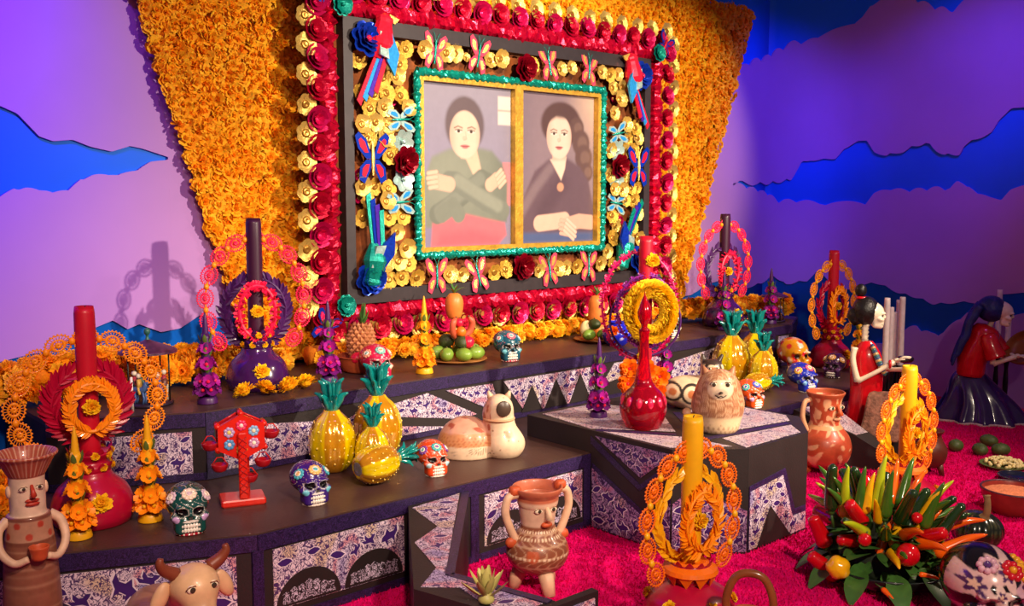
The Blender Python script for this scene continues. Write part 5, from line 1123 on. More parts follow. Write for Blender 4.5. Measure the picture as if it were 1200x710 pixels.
# ------------------------------------------------------------------ fruit, bowls
TERRA = mat('terracotta', '#b4552c', .5, var=.15, bump=.05); GREENF = mat('green_fruit', '#7fa03a', .35, var=.3, scale=14, coat=.2); DARKAV = mat('avocado_skin', '#3a4420', .5, var=.3, scale=30, bump=.4, bscale=70)
REDFR = mat('red_fruit', '#d8183c', .35, var=.15, coat=.2); ORFR = mat('orange_fruit', '#e0701c', .4, var=.15, bump=.1); PAPF = mat('papaya_skin', '#e07a34', .4, var=.15, bump=.05); BANF = mat('red_banana', '#c8583c', .45, var=.2); LEAFG = mat('dark_leaf', '#3f6a2c', .4, var=.25, coat=.2)
PINEB = mat('pineapple_skin', '#b8764a', .5, var=.25, scale=14)
def fruit(name, label, cat, loc, r, m, rot=(0, 0, 0), group=None, bumpy=0., stemc=None):
    v, f = ball((0, 0, 0), r, 18, 12); v = np.array(v)
    if bumpy: v *= 1 + bumpy * RNG.normal(0, 1, (len(v), 1))
    o = obj(name, G().add((v, f)), m, None, loc, rot); tag(o, label, cat, group)
    rz = r if np.isscalar(r) else r[2]
    obj('stem', G().add(tube([(0, 0, rz * .96), (.004, 0, rz * 1.1)], .005, 6)), mat('dry_stem', '#5a4426', .7), o); return o
# bowl with pineapple
bx, by = 2.86, 4.43
t = thing('clay_bowl', 'terracotta clay bowl holding a pineapple and pink fruit', 'bowl', (bx, by, U_))
obj('bowl', G().add(lathe([tuple(p) for p in spline([(.001, .0), (.10, .0), (.125, .03), (.138, .075), (.145, .085), (.138, .088), (.12, .06), (.001, .045)], 5)], 36)), TERRA, t)
def pine_fruit(label, loc, rot, H=.17, R=.075, m=PINEB):
    t = thing('pineapple', label, 'pineapple', loc); t.rotation_euler = rot; g = G()
    for i in range(10):
        z = H * (i + .5) / 10; r = R * math.sin(PI * (.16 + .70 * (i + .5) / 10)) ** .7
        for k in range(12):
            a = 2 * PI * (k + .5 * (i % 2)) / 12; g.add(([(r * .9 * math.cos(a - .27), r * .9 * math.sin(a - .27), z), (r * .9 * math.cos(a), r * .9 * math.sin(a), z - H * .09), (r * .9 * math.cos(a + .27), r * .9 * math.sin(a + .27), z), (r * .9 * math.cos(a), r * .9 * math.sin(a), z + H * .09), (r * 1.12 * math.cos(a), r * 1.12 * math.sin(a), z)], [(0, 1, 4), (1, 2, 4), (2, 3, 4), (3, 0, 4)]))
    g.add(ball((0, 0, H / 2), (R * .88, R * .88, H * .5), 14, 10)); obj('skin', g, m, t, smooth=False); g = G()
    for k in range(16): g.add(leafp(.055 + .03 * (k % 3), .016, -.3, 5, .2), 0, None, XF((0, 0, H * .95), (0, -.6 - .3 * (k % 3), k * 2.4)))
    obj('leaf_crown', g, LEAFG, t); return t
pine_fruit('brown pineapple standing in the clay bowl below the frame corner', (bx - .035, by - .01, U_ + .07), (.0, .12, .2), .19, .075)
for i, (x, y, z, r, m_, lb) in enumerate(((.065, -.04, .09, .05, REDFR, 'pink-red fruit at the front right of the clay bowl'), (-.085, -.065, .085, .035, REDFR, 'small pink fruit at the left rim of the clay bowl'), (.06, .055, .095, .05, REDFR, 'pink-red fruit at the back right of the clay bowl'))):
    fruit('pink_fruit', lb, 'fruit', (bx + x, by + y, U_ + z), (r * 1.1, r, r * .95), m_, group='pink fruit in the clay bowl')
# fruit plate
fx, fy = 3.44, 4.36
t = thing('wooden_plate', 'round wooden plate under the fruit pyramid', 'plate', (fx, fy, U_))
obj('plate', G().add(lathe([tuple(p) for p in spline([(.001, 0), (.13, .0), (.165, .012), (.168, .018), (.13, .013), (.001, .011)], 4)], 36)), mat('wood_plate', '#b4763c', .5, var=.25, scale=12), t)
for i in range(7):
    a = 2 * PI * i / 7 - 1.9; o = fruit('green_mango', ('green mango at the %s of the fruit plate' % ('front left', 'front', 'front right', 'right', 'back right', 'back', 'left')[i]), 'fruit', (fx + .112 * math.cos(a), fy + .112 * math.sin(a), U_ + .052), (.052, .040, .038), GREENF, (0, 0, a + .6), 'green mangoes on the plate')
for i in range(3):
    a = 2 * PI * i / 3 + .25; fruit('avocado', 'dark avocado at the %s of the fruit pyramid' % ('right', 'back', 'left')[i], 'avocado', (fx + .062 * math.cos(a), fy + .062 * math.sin(a), U_ + .115), (.048, .038, .04), DARKAV, (0, .3, a), 'avocados in the fruit pyramid')
fruit('red_apple', 'round red fruit at the front of the fruit pyramid', 'fruit', (fx + .01, fy - .085, U_ + .115), .036, REDFR)
fruit('orange', 'orange citrus fruit in the middle of the fruit pyramid', 'fruit', (fx - .02, fy - .06, U_ + .175), .030, ORFR)
fruit('red_tomato', 'small red fruit at the neck of the fruit pyramid', 'fruit', (fx - .02, fy - .045, U_ + .225), .025, REDFR)
for i, s in enumerate((-1, 1)):
    o = obj('red_banana', G().add(tube(spline([(s * .02, 0, .0), (s * .06, -.02, .04), (s * .07, -.03, .09), (s * .045, -.03, .125)], 5), np.interp(np.linspace(0, 1, 16), [0, .15, .8, 1], [.008, .019, .019, .006]), 8)), BANF, None, (fx, fy - .02, U_ + .13)); tag(o, 'red banana curving up the %s side of the fruit pyramid' % ('left', 'right')[i], 'banana', 'red bananas in the fruit pyramid')
    obj('tip', G().add(ball((s * .045, -.03, .127), .007, 8, 5)), mat('dry_stem'), o)
t = thing('papaya', 'upright orange papaya with dry leaves on top of the fruit pyramid', 'fruit', (fx - .02, fy, U_ + .24)); obj('body', G().add(lathe([tuple(p) for p in spline([(.001, 0), (.035, .01), (.05, .06), (.05, .11), (.03, .145), (.001, .15)], 5)], 20)), PAPF, t)
g = G()
for k in range(10): g.add(leafp(.075, .012, .5, 5, .2), 0, None, XF((0, 0, .145), (0, -.9 - .2 * (k % 3), k * .63)))
obj('leaf_crown', g, LEAFG, t)
# fruit group by the right, with blue pot
t = thing('papaya', 'upright orange papaya behind the blue pot at right', 'fruit', (4.63, 4.40, U_ + .10)); obj('body', G().add(lathe([tuple(p) for p in spline([(.001, .0), (.05, .03), (.055, .10), (.05, .16), (.03, .19), (.001, .195)], 5)], 20)), PAPF, t)
g = G()
for k in range(10): g.add(leafp(.07, .012, .3, 5, .2), 0, None, XF((0, 0, .19), (0, -1. - .2 * (k % 3), k * .63)))
obj('leaf_crown', g, LEAFG, t)
t = thing('wooden_plate', 'wooden plate behind the blue pot at right', 'plate', (4.62, 4.38, U_)); obj('plate', G().add(lathe([tuple(p) for p in spline([(.001, 0), (.12, 0), (.15, .012), (.152, .018), (.11, .013), (.001, .011)], 4)], 30)), mat('wood_plate'), t)
obj('rim', G().add(tube([(.15 * math.cos(a), .15 * math.sin(a), .016) for a in np.linspace(0, 2 * PI, 36, endpoint=False)], .004, 6, True)), mat('wood_plate'), t)
for i, (x, y, z, m_, r_, nm, lb) in enumerate(((-.11, -.03, .052, GREENF, (.05, .036, .035), 'green_mango', 'green mango left of the blue pot'), (-.03, -.07, .05, GREENF, (.05, .036, .034), 'green_mango', 'green mango behind the blue pot, partly hidden'), (-.05, -.02, .115, DARKAV, (.05, .035, .035), 'avocado', 'dark avocado on the mangoes left of the blue pot'), (-.06, .04, .075, mat('cream_fruit', '#e8d49c', .4), (.045, .036, .06), 'pale_melon', 'pale melon behind the avocado near the blue pot'), (.06, .03, .06, PAPF, (.06, .045, .045), 'mamey', 'orange mamey behind the blue pot'))):
    fruit(nm, lb, 'fruit', (4.62 + x, 4.38 + y, U_ + z), r_, m_, (0, 0, i * .7))
t = thing('blue_pot', 'cobalt blue glazed pot with a pink flower on its side', 'pot', (4.56, 4.16, U_), facecam(4.56, 4.16)); g = G(); bp = spline([(.001, 0), (.05, 0), (.085, .04), (.092, .08), (.07, .12), (.05, .135), (.056, .15), (.048, .15), (.001, .12)], 5)
v, f = lathe([tuple(p) for p in bp], 32); v = np.array(v); c = np.tile(np.array(lin('#1c22b8')), (len(v), 1)); c = mixc(c, ss(np.sin(np.arctan2(v[:, 1], v[:, 0]) * 7) * np.sin(v[:, 2] * 90), .75, .9), '#dcd8f0'); g.add((v, f)); g.c = [c]; obj('body', g, PAINT, t, vc=True); put('painted_flower', orose, t, (-.02, -.078, .10), (PI / 2, 0, 0), .035)
t = thing('clay_pot', 'small pale pink clay pot on the upper step behind the marigold hoop candle', 'pot', (5.02, 4.34, U_)); obj('body', G().add(lathe([tuple(p) for p in spline([(.001, 0), (.05, 0), (.085, .04), (.09, .08), (.06, .12), (.066, .135), (.056, .135), (.001, .1)], 5)], 28)), mat('pink_clay', '#d09a80', .45, var=.25, scale=18), t); obj('rim', G().add(tube([(.062 * math.cos(a), .062 * math.sin(a), .134) for a in np.linspace(0, 2 * PI, 28, endpoint=False)], .006, 6, True)), TERRA, t)

# ------------------------------------------------------------------ tin toys
t = thing('wheel_toy', 'red wooden wheel toy with painted flowers and hanging cups on the lower step', 'toy', (1.755, 3.64, L_), facecam(1.755, 3.64, .1)); RT = mat('toy_red', '#d82414', .3, coat=.4); RTD = mat('toy_dark_red', '#a4101c', .3, coat=.4)
obj('foot', G().add(bbox((0, -.0, .014), (.175, .13, .028), .006)), RT, t, smooth=False)
obj('post', G().add(bbox((0, -.058, .165), (.034, .02, .27), .004)), RT, t, smooth=False); obj('post', G().add(bbox((.02, .055, .14), (.034, .02, .23), .004)), RT, t, smooth=False)
g = G()
for k in range(9):
    for s in (-1, 1): g.add(tube([(-.015 * s, -.0695, .05 + k * .026), (.015 * s, -.0695, .076 + k * .026)], .0016, 4))
tag(obj('lattice_print', g, RTD, t), kind='stuff')
hexa = [(.105 * math.sin(2 * PI * k / 6), .275 + .095 * math.cos(2 * PI * k / 6)) for k in range(6)]
w1 = obj('wheel', G().add(plate(hexa, (0, 0, 0), OX, OZ, .012, .035)), RT, t, smooth=False); obj('wheel', G().add(plate(hexa, (0, 0, 0), OX, OZ, -.04, -.02)), RTD, t, smooth=False)
g = G()
for k in range(6): a, b = hexa[k], hexa[(k + 1) % 6]; g.add(plate([(0, 0), (.1, 0), (.1, .006), (0, .006)], (a[0], .035, a[1]), ((b[0] - a[0]) / .1, 0, (b[1] - a[1]) / .1), (0, -1, 0), -.003, .003)); g.add(tube([(a[0], -.03, a[1]), (a[0], .04, a[1])], .012, 8))
obj('rim_bars', g, RT, w1)
for k, (cc, mm) in enumerate(((('#e8386a'), '#f8d8d0'), ('#8ab8e0', '#f0e0c0'), ('#c890b8', '#f8f0d8'), ('#e8b050', '#c84838'), ('#5aa0d8', '#f0d8d8'), ('#b8a0d0', '#e8d070'))):
    a = 2 * PI * k / 6; g = G()
    for q in range(7): b = 2 * PI * q / 7; g.add(ball((.014 * math.cos(b), 0, .014 * math.sin(b)), (.009, .004, .009), 8, 5), 0)
    g.add(ball((0, -.002, 0), (.009, .005, .009), 8, 5), 1); obj('painted_flower', g, [mat('skp_' + cc, cc, .25, coat=.4), mat('skp_' + mm, mm, .25, coat=.4)], w1, (.055 * math.sin(a), -.037, .275 + .05 * math.cos(a)))
for (x, z) in ((-.12, .245), (-.085, .155), (.085, .16), (.12, .275), (.03, .1)):
    cu_ = obj('cup', G().add(lathe([tuple(p) for p in spline([(.001, -.02), (.022, -.016), (.032, .0), (.034, .012), (.028, .01), (.001, -.008)], 4)], 18)), RTD, t, (x, -.005, z)); obj('hanger', G().add(tube([(-.03, 0, .01), (-.01, 0, .04), (.01, 0, .04), (.03, 0, .01)], .0025, 5)), RT, cu_)
def carousel(label, loc, rz, sc, body):
    t = thing('toy_carousel', label, 'toy', loc, rz, None, sc); DM = mat('carousel_dark', body, .4, var=.2); obj('platform', G().add(lathe([(.001, 0), (.10, 0), (.105, .008), (.1, .016), (.001, .016)], 28)), DM, t)
    obj('canopy', G().add(lathe([tuple(p) for p in spline([(.001, .30), (.03, .285), (.115, .252), (.125, .24), (.115, .236), (.001, .24)], 4)], 28)), mat('canopy_paint', '#4a2440', .4, var=.5, scale=35), t); obj('finial', G().add(lathe(spline([(.012, .29), (.006, .31), (.014, .325), (.012, .34), (.001, .348)], 4), 12)), mat('finial_green', '#2f6a60', .4), t)
    for k in range(5): a = 2 * PI * k / 5 + .3; obj('pole', G().add(tube([(.09 * math.cos(a), .09 * math.sin(a), .012), (.09 * math.cos(a), .09 * math.sin(a), .245)], .004, 6)), mat('pole_black', '#1a1414', .4), t)
    for k in range(5):
        a = 2 * PI * k / 5 + .9; cc = ('#3a5a48', '#2a2a30', '#4a6aa0', '#6a3a2c', '#d8c8b0')[k]; m_ = mat('horse_' + cc, cc, .4); g = G(); g.add(tube(spline([(-.03, 0, .08), (0, 0, .075), (.025, 0, .085), (.035, 0, .11), (.048, 0, .105)], 4), np.interp(np.linspace(0, 1, 17), [0, .3, .6, 1], [.012, .017, .014, .007]), 8))
        for lx, ly in ((-.022, -.008), (-.022, .008), (.02, -.008), (.02, .008)): g.add(tube([(lx, ly, .07), (lx + .006, ly, .04), (lx, ly, .016)], .005, 6))
        h = obj('horse', g, m_, t, (.066 * math.cos(a), .066 * math.sin(a), 0), (0, 0, a + PI / 2)); g = G(); g.add(tube([(0, 0, .085), (-.004, 0, .125)], [.014, .010], 8), 0); g.add(ball((-.004, 0, .14), .012, 10, 6), 1); g.add(tube([(0, .012, .09), (.012, .018, .06)], .006, 6), 0); g.add(tube([(0, -.012, .09), (.012, -.018, .06)], .006, 6), 0)
        obj('rider', g, [mat('rider_' + str(k % 3), ('#3a58a8', '#a83040', '#d8b050')[k % 3], .5), mat('rider_head', '#e8dcc8', .4)], h)
    return t
carousel('dark toy carousel with horse riders behind the left red candle', (1.66, 4.34, U_), .3, 1., '#2a1c2c')
carousel('small toy carousel with horse riders at the right end of the upper step', (6.36, 4.20, U_), .3, .78, '#3a3038')
tag(obj('white_taper', G().add(lathe([(.001, 0), (.007, 0), (.006, .15), (.001, .152)], 10)), mat('white_wax', '#f0e4dc', .4, sss=.1), None, (1.545, 4.24, U_ + .0)), 'thin white taper standing beside the dark toy carousel', 'candle')

# ------------------------------------------------------------------ skeleton figures and white candles
BONE = mat('bone_white', '#e8d8bc', .4, var=.12, coat=.2); SATR = mat('red_satin', '#d0101c', .25, var=.1, coat=.4, bump=.25, bscale=14); HAIRB = mat('black_hair', '#14100f', .4, bump=.6, bscale=40); HAIRN = mat('blue_black_hair', '#1c2a6a', .4, var=.3, bump=.6, bscale=40); SATP = mat('purple_satin', '#2f1450', .22, var=.2, coat=.5, bump=.2, bscale=12)
IMR = lambda x, y: facecam(x, y)
def skull_plain(t, loc, rot, sc):
    v, f = SK; c = np.tile(np.array(lin('#efe0c4')), (len(v), 1)); x, y, z = v.T
    for s in (-1, 1): c = mixc(c, (1 - ss(np.sqrt(((x - s * .155) / .098) ** 2 + ((z - .5) / .09) ** 2), .8, 1.05)) * (y < -.1), '#1a0f0c')
    c = mixc(c, (1 - ss(np.sqrt((x / .05) ** 2 + ((z - .39) / .06) ** 2), .75, 1.)) * (y < -.2), '#2a1812'); c = mixc(c, (np.abs(z - .17) < .012) * (y < -.2) * .9, '#3a2018'); c = mixc(c, (z > .1) * (z < .25) * (y < -.25) * ss(np.sin(x * 75), .75, .95) * .8, '#5a3a2c')
    g = G(); g.add((v, f)); g.c = [c]; return obj('skull', g, PAINT, t, loc, rot, vc=True, sc=sc)
def bone(t, name, pts, r, m=BONE):
    P = spline(np.array(pts, float), 5); n = len(P); k = np.linspace(0, 1, n); return obj(name, G().add(tube(P, r * (1 + .35 * np.abs(2 * k - 1) ** 4), 10)), m, t)
def hand_bones(t, c, d, up, L=.075):
    c = np.array(c); d = np.array(d, float); d /= np.linalg.norm(d); up = np.array(up, float); s = np.cross(d, up); s /= np.linalg.norm(s); g = G(); g.add(ball(tuple(c), (.022, .02, .016), 10, 6))
    for k in range(4):
        o = (k - 1.5) * .011; l = L * (1 - .12 * abs(k - 1.3)); b = c + s * o + d * .014; g.add(tube([b, b + d * l * .45, b + d * l * .75 - up * .012, b + d * l * .95 - up * .026], [.0062, .0055, .005, .0035], 6))
    b = c + s * .018; g.add(tube([b, b + s * .018 + d * .018, b + s * .020 + d * .042 - up * .012], [.0065, .0055, .004], 6)); return obj('hand', g, BONE, t)
sx_, sy_ = 5.705, 3.12
t = thing('skeleton_figure', 'standing paper skeleton woman in a shiny red robe with black hair bun', 'figurine', (sx_, sy_, 0), IMR(sx_, sy_))
g = G(); R_ = [(.11, .0), (.105, .15), (.095, .35), (.10, .5), (.088, .62), (.05, .69), (.03, .715)]
v, f = lathe([tuple(p) for p in spline(R_, 6)], 40, 1.0, .72, False); v = np.array(v); a = np.arctan2(v[:, 1], v[:, 0]); k = 1 + .07 * np.sin(a * 7 + v[:, 2] * 4) * ss(.62 - v[:, 2], 0, .4) ; v[:, 0] = v[:, 0] * k + .045 * (1 - ss(v[:, 2], .2, .6)) * 0 + .03 * ss(v[:, 2], .1, .45); v[:, 1] *= k; g.add((v, f)); obj('robe', g, SATR, t)
bone(t, 'neck', [(.015, 0, .70), (.012, 0, .76), (.02, 0, .82)], .017); obj('vertebrae', G().add(tube([(.014, 0, .72 + .012 * i) for i in range(9)], [.024, .017] * 4 + [.02], 10)), BONE, t)
skull_plain(t, (.045, 0, .80), (.12, 0, PI / 2 + .12), .165)
obj('hair', G().add(ball((.012, .0, .905), (.082, .088, .092), 20, 12)).add(tube([(-.03, 0, .9), (-.045, 0, .86), (-.03, 0, .815)], [.06, .055, .03], 10)), HAIRB, t)
b_ = obj('hair_bun', G().add(ball((-.02, 0, 1.03), (.036, .036, .042), 14, 9)), HAIRB, t); obj('ribbon', G().add(tube([(-.012 + .03 * math.cos(a), .03 * math.sin(a), .985) for a in np.linspace(0, 2 * PI, 20, endpoint=False)], .010, 6, True)), SATR, b_)
bone(t, 'upper_arm', [(-.045, -.085, .68), (-.05, -.10, .60), (-.02, -.10, .47)], .017); bone(t, 'forearm', [(-.02, -.10, .47), (.08, -.10, .53), (.19, -.08, .60)], .014); hand_bones(t, (.205, -.08, .61), (.8, .1, .5), (-.5, 0, .8))
bone(t, 'upper_arm', [(.03, .085, .68), (.06, .09, .6), (.10, .09, .52)], .017); bone(t, 'forearm', [(.10, .09, .52), (.18, .06, .53), (.26, .0, .545)], .014); hand_bones(t, (.275, -.01, .55), (.8, -.1, -.4), (.4, 0, .8))
obj('bracelet', G().add(tube([(.165 + .0 * math.cos(a), -.082 + .02 * math.cos(a), .585 + .02 * math.sin(a)) for a in np.linspace(0, 2 * PI, 16, endpoint=False)], .009, 6, True)), SATR, t)
g = G()
for i in range(15):
    q = i / 14; g.add(ball((.06 + .075 * q, -.055 - .02 * math.sin(q * 3), .69 - .17 * q), .014 + .006 * math.sin(q * 3), 10, 7), i % 3)
tag(obj('bead_necklace', g, [mat('bead_blue', '#38507a', .25, coat=.5), mat('bead_tan', '#c8a468', .3, coat=.4), mat('bead_teal', '#2f6a6a', .25, coat=.5)], t), kind='stuff')
o = obj('black_shell', G().add(lathe(spline([(.001, 0), (.03, .01), (.04, .03), (.03, .045), (.001, .05)], 4), 16, 1.3, .8)), mat('black_lacquer', '#120d12', .2, coat=.6), None, (sx_ + .19, sy_ - .19, .57), (0, 0, IMR(sx_, sy_))); tag(o, 'small black lacquered gourd held by the standing skeleton woman', 'gourd')
# kneeling figure
kx, ky = 7.16, 3.0
t = thing('skeleton_figure', 'kneeling paper skeleton woman with long blue-black hair, red blouse and purple skirt', 'figurine', (kx, ky, 0), IMR(kx, ky))
g = G(); v, f = lathe([tuple(p) for p in spline([(.30, .0), (.31, .02), (.26, .10), (.20, .20), (.14, .30), (.09, .36), (.06, .38)], 6)], 56, 1, .62, False); v = np.array(v); a = np.arctan2(v[:, 1], v[:, 0]); k = 1 + .13 * np.sin(a * 9 + 1) * ss(.36 - v[:, 2], .02, .3); v[:, 0] = v[:, 0] * k - .06 * ss(v[:, 2], .1, .36); v[:, 1] *= k; g.add((v, f)); sk_ = obj('skirt', g, SATP, t)
hm_ = [(v[i][0] * 1.0, v[i][1] * 1.0, max(.008, v[i][2])) for i in range(56)]; obj('hem', G().add(tube(hm_, .012, 6, True)), mat('lace_hem', '#c8b0a8', .5, var=.2), sk_)
obj('blouse', G().add(tube(spline([(-.06, 0, .33), (-.05, 0, .45), (.0, 0, .57), (.03, 0, .66), (.045, 0, .70)], 5), np.interp(np.linspace(0, 1, 21), [0, .3, .7, .9, 1], [.095, .10, .10, .075, .04]), 18)), SATR, t)
obj('sleeve', G().add(tube(spline([(.04, -.09, .64), (.07, -.115, .56), (.10, -.115, .49)], 5), [.05, .055, .06, .06, .06, .06, .062, .064, .066, .07, .074], 14)), SATR, t); obj('sleeve', G().add(tube(spline([(.04, .09, .64), (.09, .11, .57), (.13, .11, .5)], 5), [.05, .055, .06, .06, .06, .06, .062, .064, .066, .07, .074], 14)), SATR, t)
bone(t, 'upper_arm', [(.05, -.1, .62), (.07, -.115, .54), (.085, -.115, .44)], .018); bone(t, 'forearm', [(.085, -.115, .44), (.15, -.12, .47), (.22, -.10, .50)], .016); hand_bones(t, (.235, -.095, .505), (.9, .2, .1), (0, 0, 1))
bone(t, 'upper_arm', [(.05, .1, .62), (.10, .11, .54), (.14, .11, .46)], .018); bone(t, 'forearm', [(.14, .11, .46), (.17, .10, .47), (.19, .08, .48)], .016); hand_bones(t, (.20, .075, .485), (.9, -.2, .1), (0, 0, 1))
bone(t, 'neck', [(.045, 0, .68), (.06, 0, .72), (.075, 0, .76)], .018); skull_plain(t, (.105, 0, .71), (.25, 0, PI / 2), .17)
g = G(); g.add(ball((.055, 0, .82), (.10, .10, .095), 20, 12)); hp = spline([(.0, 0, .84), (-.06, 0, .74), (-.09, 0, .62), (-.14, 0, .5), (-.17, 0, .42)], 6)
for k in range(9):
    o_ = (k - 4) * .021; g.add(tube([(p[0] - .02 * math.cos(o_ * 12), p[1] + o_ * (1 + .5 * i / len(hp)), p[2] + .01 * math.sin(i + k)) for i, p in enumerate(hp)], np.interp(np.linspace(0, 1, len(hp)), [0, .6, 1], [.03, .025, .008]), 8))
obj('hair', g, HAIRN, t)
o = obj('wooden_bowl', G().add(lathe([tuple(p) for p in spline([(.001, 0), (.06, .005), (.12, .05), (.14, .1), (.13, .1), (.1, .05), (.001, .02)], 5)], 30)), mat('brown_wood', '#8a4f20', .4, var=.25, scale=14), None, (kx + .19, ky - .27, .50), (.35, -.9, -.7)); tag(o, 'brown wooden bowl held out by the kneeling skeleton woman', 'bowl'); obj('rim', G().add(tube([(.136 * math.cos(a), .136 * math.sin(a), .1) for a in np.linspace(0, 2 * PI, 36, endpoint=False)], .006, 6, True)), mat('brown_wood'), o)
# white candles on black stands
WW = mat('white_wax', '#f0e4dc', .4, sss=.1); BKW = mat('black_turned_wood', '#151012', .3, coat=.3)
def white_candle(label, x, y, h, split, group):
    t = thing('white_candle', label, 'candle', (x, y, 0), 0, group); obj('stand', G().add(lathe(spline([(.001, 0), (.03, 0), (.026, .02), (.016, .05), (.02, split * .5), (.014, split * .8), (.03, split), (.001, split + .004)], 4), 16)), BKW, t)
    c = obj('candle', G().add(lathe(spline([(.001, split), (.021, split), (.02, (h + split) / 2), (.02, h - .008), (.014, h), (.001, h - .004)], 4), 16)), WW, t); obj('wick', G().add(tube([(0, 0, h - .006), (0, 0, h + .012)], .002, 5)), mat('charred_wick'), c)
import itertools
def bypix(px, D): l = (px - 600) / 1150 * D; return .663 * D + .749 * l, .749 * D - .663 * l
for i, (px, D, h) in enumerate(((1042, 6.72, .91), (1047, 6.9, .83), (1051, 7.05, .78), (1056, 7.2, .85), (1060, 7.0, .89))):
    x, y = bypix(px, D); white_candle('%s white candle of the cluster behind the standing skeleton woman' % ('leftmost', 'second from left', 'shortest middle', 'second from right', 'rightmost')[i], x, y, h, .40, 'white candles behind the standing skeleton')
for i, (px, D, h) in enumerate(((1174, 7.45, .90), (1182, 7.55, .82), (1186, 7.4, .78), (1192, 7.5, .86))):
    x, y = bypix(px, D); white_candle('%s white candle of the cluster behind the kneeling skeleton woman' % ('leftmost', 'second from left', 'second from right', 'rightmost')[i], x, y, h, .40, 'white candles behind the kneeling skeleton')
for i, (px, D) in enumerate(((1034, 6.62), (1052, 6.66), (1182, 7.2), (1201, 7.15))):
    x, y = bypix(px, D); loose(('left marigold at the foot of the candles behind the standing skeleton', 'right marigold at the foot of the candles behind the standing skeleton', 'left marigold beside the kneeling skeleton', 'right marigold beside the kneeling skeleton')[i], x, y, 0, .055, BLOOM_ORANGE[i % 3], 'orange marigolds at the feet of the white candles')

# ------------------------------------------------------------------ offerings on the carpet
qx, qy = bypix(1050, 5.92)
t = thing('bark_paper', 'brown creased bark paper sheet draped over a low stand in front of the skeleton woman', 'paper', (qx, qy, 0), facecam(qx, qy, -.1)); v = []; NX, NY = 15, 22
for j in range(NY):
    s = j / (NY - 1); yy = -.14 + .30 * s if s > .6 else -.14 - .0 + .30 * s; P = spline(np.array([(-.14, .15, 0), (-.105, .25, 0), (-.06, .395, 0), (.0, .42, 0), (.04, .405, 0), (.06, .30, 0)], float), 8)
    p = P[int(s * (len(P) - 1))]
    for i in range(NX): u = i / (NX - 1) - .5; v.append((u * .23 + .10 * s - .05, p[0] + .004 * math.sin(u * 14 + s * 9), p[1] + .004 * math.sin(u * 9 + 3 * s) + .002 * math.cos(u * 23)))
f = [(j * NX + i, j * NX + i + 1, (j + 1) * NX + i + 1, (j + 1) * NX + i) for j in range(NY - 1) for i in range(NX - 1)]
o = obj('sheet', G().add((v, f)), mat('bark_paper_brown', '#8a5c4a', .85, var=.5, scale=30, bump=.6, bscale=60), t); md = o.modifiers.new('thick', 'SOLIDIFY'); md.thickness = .006; md.offset = -1
obj('stand', G().add(bbox((.02, .0, .19), (.14, .08, .38), .01)), BLACKB, t, smooth=False)
px_, py_ = bypix(1100, 5.62)
t = thing('clay_pot', 'dark brown clay pot half hidden behind the bright yellow candle', 'pot', (px_, py_, 0)); obj('body', G().add(lathe([tuple(p) for p in spline([(.001, .04), (.06, .045), (.09, .09), (.095, .15), (.07, .2), (.06, .23), (.075, .255), (.065, .255), (.001, .2)], 5)], 28)), mat('dark_clay', '#5a2418', .45, var=.2), t)
for k in range(3): a = 2 * PI * k / 3 + .5; obj('leg', G().add(tube([(.06 * math.cos(a), .06 * math.sin(a), .07), (.08 * math.cos(a), .08 * math.sin(a), 0)], [.022, .014], 8)), mat('dark_clay'), t)
# chilli bouquet
cx_, cy_ = 3.835, 1.965
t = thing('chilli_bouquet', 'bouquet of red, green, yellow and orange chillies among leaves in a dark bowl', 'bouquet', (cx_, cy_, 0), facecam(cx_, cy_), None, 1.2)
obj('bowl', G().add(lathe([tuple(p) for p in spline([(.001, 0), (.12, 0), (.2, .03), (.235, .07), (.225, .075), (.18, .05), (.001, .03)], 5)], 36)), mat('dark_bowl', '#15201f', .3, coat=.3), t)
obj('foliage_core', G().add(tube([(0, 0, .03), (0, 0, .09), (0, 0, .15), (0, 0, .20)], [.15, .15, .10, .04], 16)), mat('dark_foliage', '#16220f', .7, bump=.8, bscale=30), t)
PEP = {k: mat('chilli_' + k, c, .16, var=.12, coat=.6) for k, c in dict(red='#d00c18', dark='#1e3816', green='#3f6a1c', lime='#b4c01c', yellow='#f8b810', orange='#f8640c').items()}; STG = mat('chilli_stem', '#3c5a20', .5)
def chilli_mesh(m, L, R, bend, blunt, seed):
    g = G(); P = spline(np.array([(0, 0, 0), (bend * .25, 0, L * .33), (bend * .6, 0, L * .7), (bend * 1.2, 0, L)], float), 5); n = len(P); k = np.linspace(0, 1, n); rad = R * np.where(k < .12, .55 + .45 * np.sin(k / .12 * PI / 2), (1 - (k - .12) / .88 * (.45 if blunt else .92)) ** .75); rad[-1] *= .35
    g.add(tube(P, rad, 12), 0); g.add(lathe([(.001, -.012), (R * .5, -.008), (R * .62, .004), (R * .4, .008)], 8), 1); g.add(tube([(0, 0, -.008), (.003, 0, -.05)], .004, 6), 1); return g.mesh('chilli', [m, STG])
CM = {}
for k, L, R, b, bl in (('red', .10, .026, .0, 1), ('dark', .135, .019, .012, 1), ('green', .14, .018, .015, 0), ('lime', .15, .018, .02, 0), ('yellow', .12, .016, .015, 0), ('orange', .13, .018, .03, 0)): CM[k] = chilli_mesh(PEP[k], L, R, b, bl, 1)
rr = random.Random(21)
FIX = [('dark', -.245, .30, -.1), ('lime', -.18, .28, -.15), ('green', -.115, .30, -.05), ('yellow', -.09, .31, .05), ('lime', -.04, .31, 0), ('green', .0, .31, .02), ('dark', .09, .26, .35), ('yellow', .14, .27, .3), ('green', .17, .28, .2), ('dark', .22, .23, .5), ('orange', .22, .20, .9), ('dark', .21, .15, 1.35), ('red', -.26, .17, -.45), ('red', -.2, .08, -.9), ('orange', -.03, .14, .05), ('orange', .1, .18, .35), ('yellow', .04, .2, .1)]
